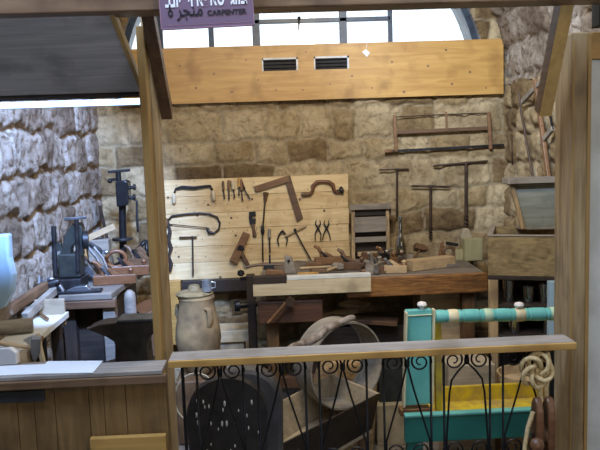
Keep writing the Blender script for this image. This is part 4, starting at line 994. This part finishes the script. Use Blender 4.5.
# ------------------------------------------------------------------ trough, sieve, stick, threshing sledges
zq = .50
q = [PZ(277, 447, zq), PZ(380, 393, zq), PZ(332, 373, zq), PZ(264, 410, zq)]
t = T('wooden_trough', 'long grey tan wooden trough slanting behind the grille', 'trough')
cc = sum(q, V((0, 0, 0)))/4
def dn(p, s, z): r = cc+(p-cc)*s; return V((r.x, r.y, z))
for i in range(4):
    a, b = q[i], q[(i+1) % 4]; mb = MB()
    mb.hexa([dn(a, .86, .34), dn(b, .86, .34), dn(b, .81, .34), dn(a, .81, .34), dn(a, 1, zq), dn(b, 1, zq), dn(b, .95, zq), dn(a, .95, zq)]); t.part('side_board', mb, 'trough_wood' if i else 'dark_x', .002)
mb = MB(); mb.hexa([dn(p, .86, .322) for p in q]+[dn(p, .86, .339) for p in q]); t.part('bottom_board', mb, 'trough_wood', .002)
for p in q: 
    mb = MB(); r = dn(p, .7, 0); mb.box(r.x-.02, r.x+.02, r.y-.02, r.y+.02, 0, .321); t.part('leg', mb, 'brown_z', .003)
t.done()
t = T('bentwood_hoop', 'large grey bentwood hoop standing in the trough', 'hoop')
Rr = .202; c = P(339, 371, 3.13); c.z = .405+Rr; ax = V((-.5, .86, .0)).normalized()
mb = MB(); mb.lathe([(Rr, -.07), (Rr, .07), (Rr-.008, .07), (Rr-.008, -.07), (Rr, -.07)], c, ax, 64); t.part('rim', mb, 'grey_wood')
mb = MB(); mb.lathe([(Rr-.009, .055), (Rr-.009, .07), (Rr-.016, .07), (Rr-.016, .055), (Rr-.009, .055)], c, ax, 64); t.part('inner_hoop', mb, 'grey_wood')
t.done()
mb = MB(); mb.pprism([(322, 474), (316, 392), (322, 368), (340, 362), (366, 366), (378, 376), (377, 410), (372, 474)], 3.42, .22); b_ = mb.base()
single('stone_boulder', 'rough tan stone boulder seen through the big grey hoop', 'stone', mb, 'sieve_mesh', .02)
t = T('bark_stick', 'rough bark covered stick resting across the big grey hoop', 'stick')
a, b = P(353, 318, 2.99), P(264, 362, 2.70); pts = []; rs = []
for i in range(26):
    s_ = i/25; p = a.lerp(b, s_)+V((0, 0, .008*sin(s_*9)+.004*sin(s_*23))); p += V((noise.noise(V((s_*9, 0, 0)))*.01, 0, noise.noise(V((s_*14, 3, 0)))*.008)); pts.append(p); rs.append(.014+.004*noise.noise(V((s_*20, 7, 0)))+.003*s_)
mb = MB(); mb.tube(pts, rs, 14); t.part('bark', mb, 'bark')
t.done()
def sledge(name, lb, cpx, py_top, wpx, Y, mat, chips, tilt, th=.045):
    t = T(name, lb, 'threshing sledge', 'threshing sledges behind the grille')
    top = P(cpx, py_top, Y); w = wpx*Y/700/2; pts = []; H = top.z
    for i in range(15):
        a = pi*i/14; pts.append((top.x+w*cos(a), H-w*.95+w*.95*sin(a)))
    for i in range(1, 6): pts.append((top.x-w*(1-.03*i), (H-w*.95)*(1-i/5)))
    for i in range(5, 0, -1): pts.append((top.x+w*(1-.03*i), (H-w*.95)*(1-i/5)))
    lean = lambda z: Y+ tilt*z
    mb = MB(); n = len(pts)
    f = [V((x, lean(z), z)) for x, z in pts]; mb.prism(f, (0, th, .0))
    if chips:
        mb.mat = 1; rd = random.Random(4)
        for i in range(46):
            u = rd.uniform(-.82, .82); z = H-rd.uniform(.05, .5)
            if ((z-(H-w*.95))/(w*.95)) > sqrt(max(0, .92-u*u)): continue
            x = top.x+w*u; s_ = rd.uniform(.6, 1.2)
            mb.ball((x, lean(z)-.001, z), .0046*s_, (.8, .8, 2.2), 8)
        t.part('board', mb, (mat, 'flint'))
        mb = MB(); mb.box(top.x-w*.5, top.x+w*.5, lean(H-.42)-.03, lean(H-.42)-.002, H-.45, H-.40); t.part('cross_batten', mb, 'dark_x', .003)
    else: t.part('board', mb, mat, .02)
    return t.done()
sledge('threshing_sledge', 'dark oval threshing sledge studded with white flint chips', 225, 380, 84, 2.36, 'sledge', True, .02)
sledge('threshing_sledge', 'thick plain dark threshing sledge behind the flint studded one', 244, 370, 78, 2.445, 'sledge_lit', False, .02, .085)
mb = MB(); c = P(196, 398, 2.85); mb.tube([(c.x+.09*cos(a), c.y+.02*sin(a), c.z+.1*sin(a)) for a in [2*pi*i/24 for i in range(24)]], .004, 8, closed=True); 
mb.box(c.x-.012, c.x+.012, c.y-.012, c.y+.012, 0, c.z-.095)
single('pale_hoop', 'pale thin hoop on a short stand behind the flint studded sledge', 'hoop', mb, 'white_board')

# ------------------------------------------------------------------ left corner
# back-left bench with dark drawer front
zl2 = .925; YL0 = 3.38
t = T('side_bench', 'dark side bench with blue grey top against the rough left wall', 'workbench')
x0 = P(62, 290, YL0).x; x1 = P(111, 290, YL0).x
mb = MB(); 
pts = [(x0-.02, YL0, zl2-.03), (x1, YL0, zl2-.03), (P(156, 262, 4.3).x, 4.3, zl2-.03), (x0-.02, 4.3, zl2-.03)]
mb.prism(pts, (0, 0, .03)); t.part('top', mb, 'bench_top', .004)
mb = MB(); mb.box(x0-.02, x1+.02, YL0-.012, YL0+.02, zl2-.07, zl2-.032); t.part('front_apron', mb, 'brown_x', .004)
mb = MB(); mb.box(x0-.03, x1-.03, YL0+.10, YL0+.12, .05, zl2-.071); t.part('drawer_front', mb, 'dark_x', .003)
mb = MB(); mb.box(x1-.035, x1-.02, YL0+.07, 4.1, .05, zl2-.071); t.part('end_panel', mb, 'dark_z', .003)
for x, y in ((x0+.01, YL0+.08), (x1-.02, YL0+.04), (x0+.03, 4.2), (x1+.1, 4.2)):
    mb = MB(); mb.box(x-.03, x+.03, y-.03, y+.03, 0, zl2-.031); t.part('leg', mb, 'bench_top' if x == x1-.02 else 'dark_z', .004)
mb = MB(); mb.box(x0+.0, x1-.04, YL0+.1, 4.15, .28, .30); t.part('lower_shelf', mb, 'dark_x', .003)
t.done()
t = T('wooden_roller', 'pale rounded wooden post standing at the corner of the side bench', 'post')
p = P(130, 300, 3.3); mb = MB(); mb.lathe([(.028, 0), (.028, zof(130, 298, 3.3)), (.024, zof(130, 293, 3.3)), (.01, zof(130, 290, 3.3))], (p.x, 3.3, 0), (0, 0, 1), 18); t.part('wooden_roller', mb, 'bench_top'); t.done()
mb = MB(); mb.bar(P(137, 312, 3.7), P(160, 303, 3.75), .25, .02); b_ = mb.base(); single('tan_plank', 'tan plank stored low beside the thin post', 'plank', mb, 'red_wood', .003)
mb = MB(); mb.box(P(138, 330, 3.6).x, P(166, 330, 3.6).x, 3.62, 3.80, 0, b_[4]-.0); single('tool_chest', 'brown box under the tan plank beside the thin post', 'box', mb, 'brown_x', .004)

def bl(px, Y): return P(px, 270, Y).x
plane('wooden_plane', 'long reddish wooden plane lying nearest on the side bench', TM(bl(119, 3.66)-.015, 3.62, zl2+.002, radians(8)), .215, .06, .05, 'red_wood', 'worn_steel')
plane('wooden_plane', 'reddish wooden plane with big rounded closed handle on the side bench', TM(bl(134, 3.86)-.02, 3.86, zl2+.002, radians(12)), .20, .06, .055, 'red_wood', 'iron', True, None, True)
plane('wooden_plane', 'dark wooden plane at the rear of the side bench under the drill column', TM(bl(146, 4.0)-.02, 4.08, zl2+.002, radians(-10)), .24, .06, .06, 'tool_dark', 'iron')
plane('wooden_plane', 'brown wooden plane left of the reddish planes on the side bench', TM(bl(91, 3.72), 3.86, zl2+.002, radians(15)), .17, .055, .05, 'tool_dark', 'steel')
t = T('metal_plane', 'dark metal plane with steel lever at the front left of the side bench', 'plane')
M = TM(bl(79, 3.45)-.0, 3.425, zl2+.002, radians(4))
mb = MB(M); mb.box(-.11, .11, -.03, .03, 0, .012); t.part('sole', mb, 'iron', .002)
mb = MB(M); mb.prism([(-.06, -.02, .012), (.06, -.02, .012), (.04, -.02, .035), (-.02, -.02, .03)], (0, .04, 0)); t.part('frog', mb, 'steel', .002)
mb = MB(M); mb.tube([(-.075, 0, .012), (-.09, 0, .04), (-.12, 0, .07)], [.01, .009, .007], 8); t.part('lever', mb, 'steel'); t.done()
# steel lever tools
t = T('plough_plane', 'iron plough plane with pale arms behind the reddish planes', 'plane')
Yq = 3.66
mb = MB(); mb.pprism([(77, 266), (83, 262), (88, 264), (97, 276), (93, 279), (86, 272), (84, 277), (80, 276)], Yq, .02); t.part('arm', mb, 'steel', .002)
mb = MB(); mb.pprism([(85, 240), (99, 248), (103, 252), (102, 254), (97, 252), (83, 243)], Yq+.1, .025); t.part('lever', mb, 'iron', .003)
mb = MB(); mb.ptube([(88, 247), (97, 258), (101, 266), (106, 270)], Yq+.08, .009); mb.ptube([(94, 247), (103, 258), (107, 268)], Yq+.1, .008); t.part('rod', mb, 'steel')
mb = MB(); mb.ball(P(106, 252, Yq+.1), .016, (1.3, 1, .8)); t.part('ball_end', mb, 'steel')
mb = MB(); a = P(100, 272, Yq+.06); mb.box(a.x-.06, a.x+.06, Yq+.04, Yq+.1, zl2+.001, zl2+.03); t.part('fence', mb, 'steel', .002)
t.done()
# bench drill press with wheel
t = T('bench_drill_press', 'green iron bench drill press with spoked top handle by the left wall', 'drill press')
Yd = 3.53
mb = MB(); mb.pbox(58, 254, 80, 278, Yd, .10); t.part('gear_box', mb, 'green_iron', .008)
pts = [(59, 256), (62, 246), (64, 236), (68, 229), (73, 224), (79, 223), (82, 228), (82, 256), (77, 256), (77, 248), (74, 244), (71, 248), (70, 256)]
mb = MB(); mb.pprism(pts, Yd+.02, .06); t.part('frame', mb, 'green_iron', .004)
mb = MB(); mb.ptube([(76.5, 218), (77.5, 250), (78, 272)], Yd+.0, .011, 12); t.part('spindle', mb, 'iron')
mb = MB(); mb.bar(P(64.5, 219, Yd), P(86, 217.5, Yd), .03, .014); t.part('top_handle', mb, 'worn_steel', .003)
mb = MB(); mb.ptube([(53.5, 226), (54.5, 245), (55.5, 276)], Yd+.02, .012, 12); t.part('side_column', mb, 'iron')
mb = MB(); mb.bar(P(53, 248, Yd+.03), P(62, 246, Yd+.03), .03, .04); t.part('clamp_arm', mb, 'green_iron', .004)
mb = MB(); mb.lathe([(.045, -.012), (.045, .012)], P(86, 240, Yd+.03), (1, .2, 0), 22); t.part('gear_wheel', mb, 'iron')
mb = MB(); b = P(68, 280, Yd); mb.box(b.x-.07, b.x+.07, Yd-.03, Yd+.12, zl2+.001, zof(68, 278.5, Yd)); t.part('base', mb, 'iron', .004)
t.done()
# post drill
t = T('post_drill', 'tall black iron post drill with crossbar standing at the back corner', 'drill')
Yc = 4.16
mb = MB(); mb.ptube([(122, 190), (123.5, 262)], Yc+.04, .022, 16); t.part('column', mb, 'black_iron')
mb = MB(); mb.pprism([(115, 182), (124, 180), (127.5, 182), (128.5, 203), (126, 206), (116.5, 207)], Yc-.02, .1); t.part('gear_housing', mb, 'black_iron', .006)
mb = MB(); mb.ptube([(118, 172), (119, 182)], Yc+.02, .016, 12); t.part('spindle', mb, 'black_iron')
mb = MB(); mb.bar(P(108, 172, Yc+.02), P(130, 170, Yc+.02), .03, .016); t.part('crossbar', mb, 'iron', .003)
mb = MB(); mb.bar(P(109, 180, Yc+.02), P(118, 179, Yc+.02), .02, .016); mb.ball(P(110, 181, Yc+.02), .014); t.part('feed_lever', mb, 'black_iron')
for y in (188, 198):
    mb = MB(); mb.lathe([(.01, 0), (.01, .03), (.018, .032), (.018, .045)], P(128, y, Yc+.02), (1, 0, .1), 12); t.part('shaft_end', mb, 'iron')
mb = MB(); mb.ptube([(131, 198), (137, 201), (137, 218), (138, 232)], Yc+.02, .008, 8); t.part('crank', mb, 'iron')
mb = MB(); c = P(122.5, 239, Yc+.02); mb.lathe([(.06, -.007), (.062, 0), (.06, .007)], c, (0, 0, 1), 28); t.part('table', mb, 'iron')
mb = MB(); c = P(123.5, 262, Yc+.04); mb.lathe([(.06, 0), (.055, .015), (.025, .03)], (c.x, c.y, zl2+.001), (0, 0, 1), 20); t.part('base', mb, 'black_iron')
t.done()
# leaning planks and blocks behind
t = T('sawn_board', 'light tan board slanting between the two iron drills', 'board')
mb = MB(); mb.bar(P(84, 240, 4.1), P(115, 226, 4.12), .05, .035, (0, 0, 1)); t.part('sawn_board', mb, 'tan_wood', .003); t.done()
mb = MB(); q = P(100, 236, 4.1); mb.box(q.x-.07, q.x+.05, 4.08, 4.16, zl2+.001, q.z-.02); single('wooden_block', 'dark grey upright block under the light slanting board', 'block', mb, 'grey_wood', .005)
mb = MB(); mb.bar((P(87, 262, 3.95).x, 3.95, zl2+.0), P(80, 236, 4.0), .035, .02, (0, 1, 0)); single('ochre_stick', 'ochre wooden lath leaning beside the bench drill press', 'lath', mb, 'ochre_z', .002)
mb = MB(); mb.bar((P(112, 262, 4.2).x, 4.22, zl2+.005), P(100, 206, 4.5), .018, .012, (0, 1, 0)); single('iron_strap', 'rusty curved strap leaning in the corner left of the post drill', 'strap', mb, 'rusty_iron', .002)
# jumble of small tools right of post drill
mb = MB(); mb.tube([P(138, 250, 4.25), P(146, 240, 4.26)], .012, 8); mb.tube([P(146, 240, 4.26), P(148, 262, 4.25)], .012, 8); single('iron_bracket', 'dark bent iron bracket by the thin post, behind the planes', 'bracket', mb, 'black_iron')
mb = MB(); mb.pprism([(136, 262), (134, 250), (140, 246), (146, 252), (148, 264), (136, 264)], 4.22, .02); single('small_saw', 'dark brown stubby saw standing behind the closed handle plane', 'saw', mb, 'tool_dark', .003)

# near-left table / tray with hammers and timber
zta = .90
xa_, xb_ = XL+.05, P(65, 312, 3.08).x
t = T('tray_table', 'white topped table with raised edge in the left corner', 'table')
mb = MB(); mb.box(xa_, xb_, 2.35, 3.08, zta-.02, zta); t.part('top', mb, 'white_board', .003)
mb = MB(); mb.box(xb_, xb_+.012, 2.55, 3.095, zta-.018, zta+.008); t.part('side_lip', mb, 'white_board', .002)
mb = MB(); mb.box(xa_, xb_-.001, 3.081, 3.095, zta-.05, zof(50, 299, 3.09)); t.part('back_lip', mb, 'trough_wood', .002)
for x, y in ((xa_+.03, 2.4), (xb_-.03, 2.4), (xa_+.03, 3.04), (xb_-.03, 3.04)):
    mb = MB(); mb.box(x-.02, x+.02, y-.02, y+.02, 0, zta-.021); t.part('leg', mb, 'dark_z', .002)
t.done()
t = T('log_roller', 'thick grey brown round log lying on the tray table', 'log')
mb = MB(); a, b = P(-30, 326, 2.72), P(33, 324.5, 2.78); mb.tube([V((a.x, a.y, zta+.031)), V((b.x, b.y, zta+.031))], .029, 20); t.part('log_roller', mb, 'grey_wood'); t.done()
t = T('sledge_hammer', 'long brown handled sledge hammer leaning across the tray table', 'hammer')
a, b = P(-8, 322, 2.85), P(47, 285, 3.2)
mb = MB(); mb.bar(a, b, .035, .05, (0, 0, 1), .03, .04); t.part('handle', mb, 'brown_y', .006)
mb = MB(); d = (b-a).normalized(); sd = V((1, 0, .25)).normalized(); c = b+d*.0; mb.lathe([(.012, -.06), (.018, -.05), (.018, .05), (.012, .06)], c, sd, 14); t.part('head', mb, 'iron')
mb = MB(); mb.ball(b+d*.03+V((0, 0, .015)), .012, (1.6, 1, 1)); t.part('steel_cap', mb, 'steel')
t.done()
t = T('timber_bar', 'light grey square timber bar sloping up from the tray table', 'timber')
mb = MB(); mb.bar(P(25, 317, 2.95), P(54, 291, 3.2), .03, .035, (0, 0, 1)); t.part('timber_bar', mb, 'grey_wood', .003); t.done()
t = T('timber_bar', 'wide brown timber lying left of the light grey bar', 'timber')
mb = MB(); mb.bar(P(-10, 305, 3.0), P(30, 285, 3.3), .03, .05, (0, 0, 1)); t.part('timber_bar', mb, 'brown_y', .003); t.done()
hammer('hammer', 'small steel hammer lying on the white table top', PZ(48, 319, zta+.012), PZ(37, 311, zta+.016), .007, (1, .8, .05), .06, .018, 'tool_wood', 'worn_steel')
t = T('steel_bracket', 'bright steel fitting lying at the left end of the side bench', 'fitting')
mb = MB(); a = P(36, 282, 3.6); 
mb.bar(P(28, 285, 3.3), P(40, 280, 3.3), .02, .012); mb.bar(P(40, 279, 3.3), P(56, 289, 3.32), .018, .012); t.part('arm', mb, 'steel', .002)
mb = MB(); mb.lathe([(.018, -.02), (.018, .02)], P(39, 280.5, 3.3), (0, .3, 1), 12); t.part('collar', mb, 'steel'); t.done()
# near clutter on the tray behind the counter
hammer('axe', 'axe with pale curved handle lying on the table behind the counter', P(-8, 342, 2.30), P(40, 349, 2.36), .009, (-.2, .2, -1), .085, .03, 'tan_wood', 'grey_stone', cat='axe')
mb = MB(); mb.pprism([(-6, 349), (10, 348), (16, 353), (17, 365), (-6, 366)], 2.3, .04); single('white_block', 'rounded pale block at the far left behind the counter papers', 'block', mb, 'paper', .004)
mb = MB(); mb.pbox(18, 352, 27, 366, 2.33, .04); single('wooden_peg', 'small tan wooden block behind the counter beside the pale block', 'block', mb, 'tan_wood', .003)
mb = MB(); mb.pprism([(22, 340), (30, 336), (41, 334), (42, 339), (30, 346)], 2.5, .03); single('white_wedge', 'light blue grey wedge on the table above the axe handle', 'wedge', mb, 'white_board', .003)
t = T('wooden_dibber', 'short brown turned wooden tool at the front corner of the tray table', 'tool')
mb = MB(); mb.lathe([(.012, 0), (.02, .01), (.017, .03), (.01, .07)], P(38, 336, 2.5), (-.2, .5, -.8), 14); t.part('wooden_dibber', mb, 'tool_wood'); t.done()
# lower shelf for the near clutter
t = T('low_shelf', 'grey shelf just behind the counter carrying the axe', 'shelf')
zlow = zof(20, 363, 2.3)-.01
xs_ = P(44, 362, 2.3).x
mb = MB(); mb.box(XL+.05, xs_, 2.24, 2.34, zlow-.02, zlow); t.part('board', mb, 'rail_wood', .002)
mb = MB(); mb.prism([P(35, 336, 2.35), P(38, 334, 2.35), P(45, 367, 2.35), P(41, 368, 2.35)], (0, .02, 0)); t.part('end_support', mb, 'pale_wood', .002)
for x in (XL+.08, xs_-.03):
    mb = MB(); mb.box(x-.015, x+.015, 2.26, 2.3, 0, zlow-.021); t.part('leg', mb, 'dark_z', .002)
t.done()
# blue cover at the far left edge
mb = MB(); pts = []
a = [(-14, 236), (8, 234), (9, 258), (13, 275), (12, 292), (3, 308), (-14, 316)]
mb.pprism(a, 2.72, .05); single('blue_cover', 'light blue plastic cover hanging at the left edge of the view', 'cover', mb, 'cloth_blue', .01)

# anvil on its block
t = T('anvil', 'grey iron anvil with pointed horn standing behind the counter', 'anvil')
Ya = 2.62; z_ = zof(120, 322, Ya)
prof = [(87, 329.5), (100, 324.5), (116, 323), (117, 321.5), (156, 320), (156, 333), (149, 336), (147, 345), (149, 362), (149, 366), (115, 368), (115, 362), (115, 347), (114, 342), (106, 337), (95, 332.5)]
mb = MB(); mb.pprism(prof, Ya, .10); t.part('body', mb, 'anvil_iron', .006)
mb = MB(); a, b = P(118, 327, Ya+.05), P(87, 328.5, Ya+.05); L = (b-a).length; mb.lathe([(.026, 0), (.024, L*.3), (.015, L*.7), (.003, L)], a+V((0, 0, .0)), b-a, 18); t.part('horn', mb, 'grey_stone')
mb = MB(); mb.pbox(116.5, 319.5, 156, 322.5, Ya-.004, .108); t.part('face_plate', mb, 'worn_steel', .003)
t.done()
zan = P(132, 368, Ya).z
mb = MB(); c = P(133, 368, Ya+.05); mb.lathe([(.15, 0), (.14, .05), (.135, zan-.005)], (c.x, Ya+.05, 0), (0, 0, 1), 28)
single('tree_stump', 'dark tree stump that the anvil stands on', 'stump', mb, 'dark_z')

# ------------------------------------------------------------------ light
w = bpy.data.worlds.new('world'); bpy.context.scene.world = w; w.use_nodes = True
bg = w.node_tree.nodes['Background']; bg.inputs[0].default_value = (.86, .93, 1, 1); bg.inputs[1].default_value = 2.4
def area(name, loc, tgt, size, energy, col, sy=None):
    l = bpy.data.lights.new(name, 'AREA'); l.size = size; l.energy = energy; l.color = col
    if sy: l.shape = 'RECTANGLE'; l.size_y = sy
    o = bpy.data.objects.new(name, l); COL.objects.link(o); o.location = loc
    o.rotation_euler = (V(tgt)-V(loc)).to_track_quat('-Z', 'Y').to_euler(); return o
l = bpy.data.lights.new('daylight_left', 'SPOT'); l.energy = 1350; l.color = (.30, .50, 1); l.spot_size = radians(46); l.spot_blend = .35; l.shadow_soft_size = .12
o = bpy.data.objects.new('daylight_left', l); COL.objects.link(o); o.location = (-.25, 1.4, 3.15); o.rotation_euler = (V((-1.15, 3.05, 1.66))-o.location).to_track_quat('-Z', 'Y').to_euler()
area('skylight_counter', (-.8, 1.2, 3.2), (-.8, 2.2, 1.0), .7, 36, (.46, .64, 1), .5)
area('skylight_lane', (.4, 1.35, 3.25), (.3, 2.3, 1.0), 1.0, 26, (.60, .76, 1), .4)
area('warm_lamp', (.35, 2.55, 2.7), (.35, 4.6, 1.2), .3, 28, (1, .79, .47))
area('front_fill', (1.1, -.5, 1.7), (.95, 2.1, 1.3), .9, 13, (.90, .95, 1))  # unseen fill added to lighten the hatch flap and right panel
l = bpy.data.lights.new('daylight_right', 'SPOT'); l.energy = 420; l.color = (.60, .76, 1); l.spot_size = radians(50); l.spot_blend = .6; l.shadow_soft_size = .15
o = bpy.data.objects.new('daylight_right', l); COL.objects.link(o); o.location = (.1, 1.4, 3.1); o.rotation_euler = (V((1.45, 4.0, 2.5))-o.location).to_track_quat('-Z', 'Y').to_euler()
area('lane_fill', (.5, .2, 2.5), (.3, 2.6, 1.0), .4, 5, (1, .84, .60))  # warm fill added on the lane side, no fitting stands there
sc = bpy.context.scene
sc.view_settings.view_transform = 'Standard'; sc.view_settings.look = 'None'; sc.view_settings.gamma = 1; sc.view_settings.exposure = 0
sc.view_settings.use_curve_mapping = False
sc.cycles.max_bounces = 6; sc.cycles.transparent_max_bounces = 12
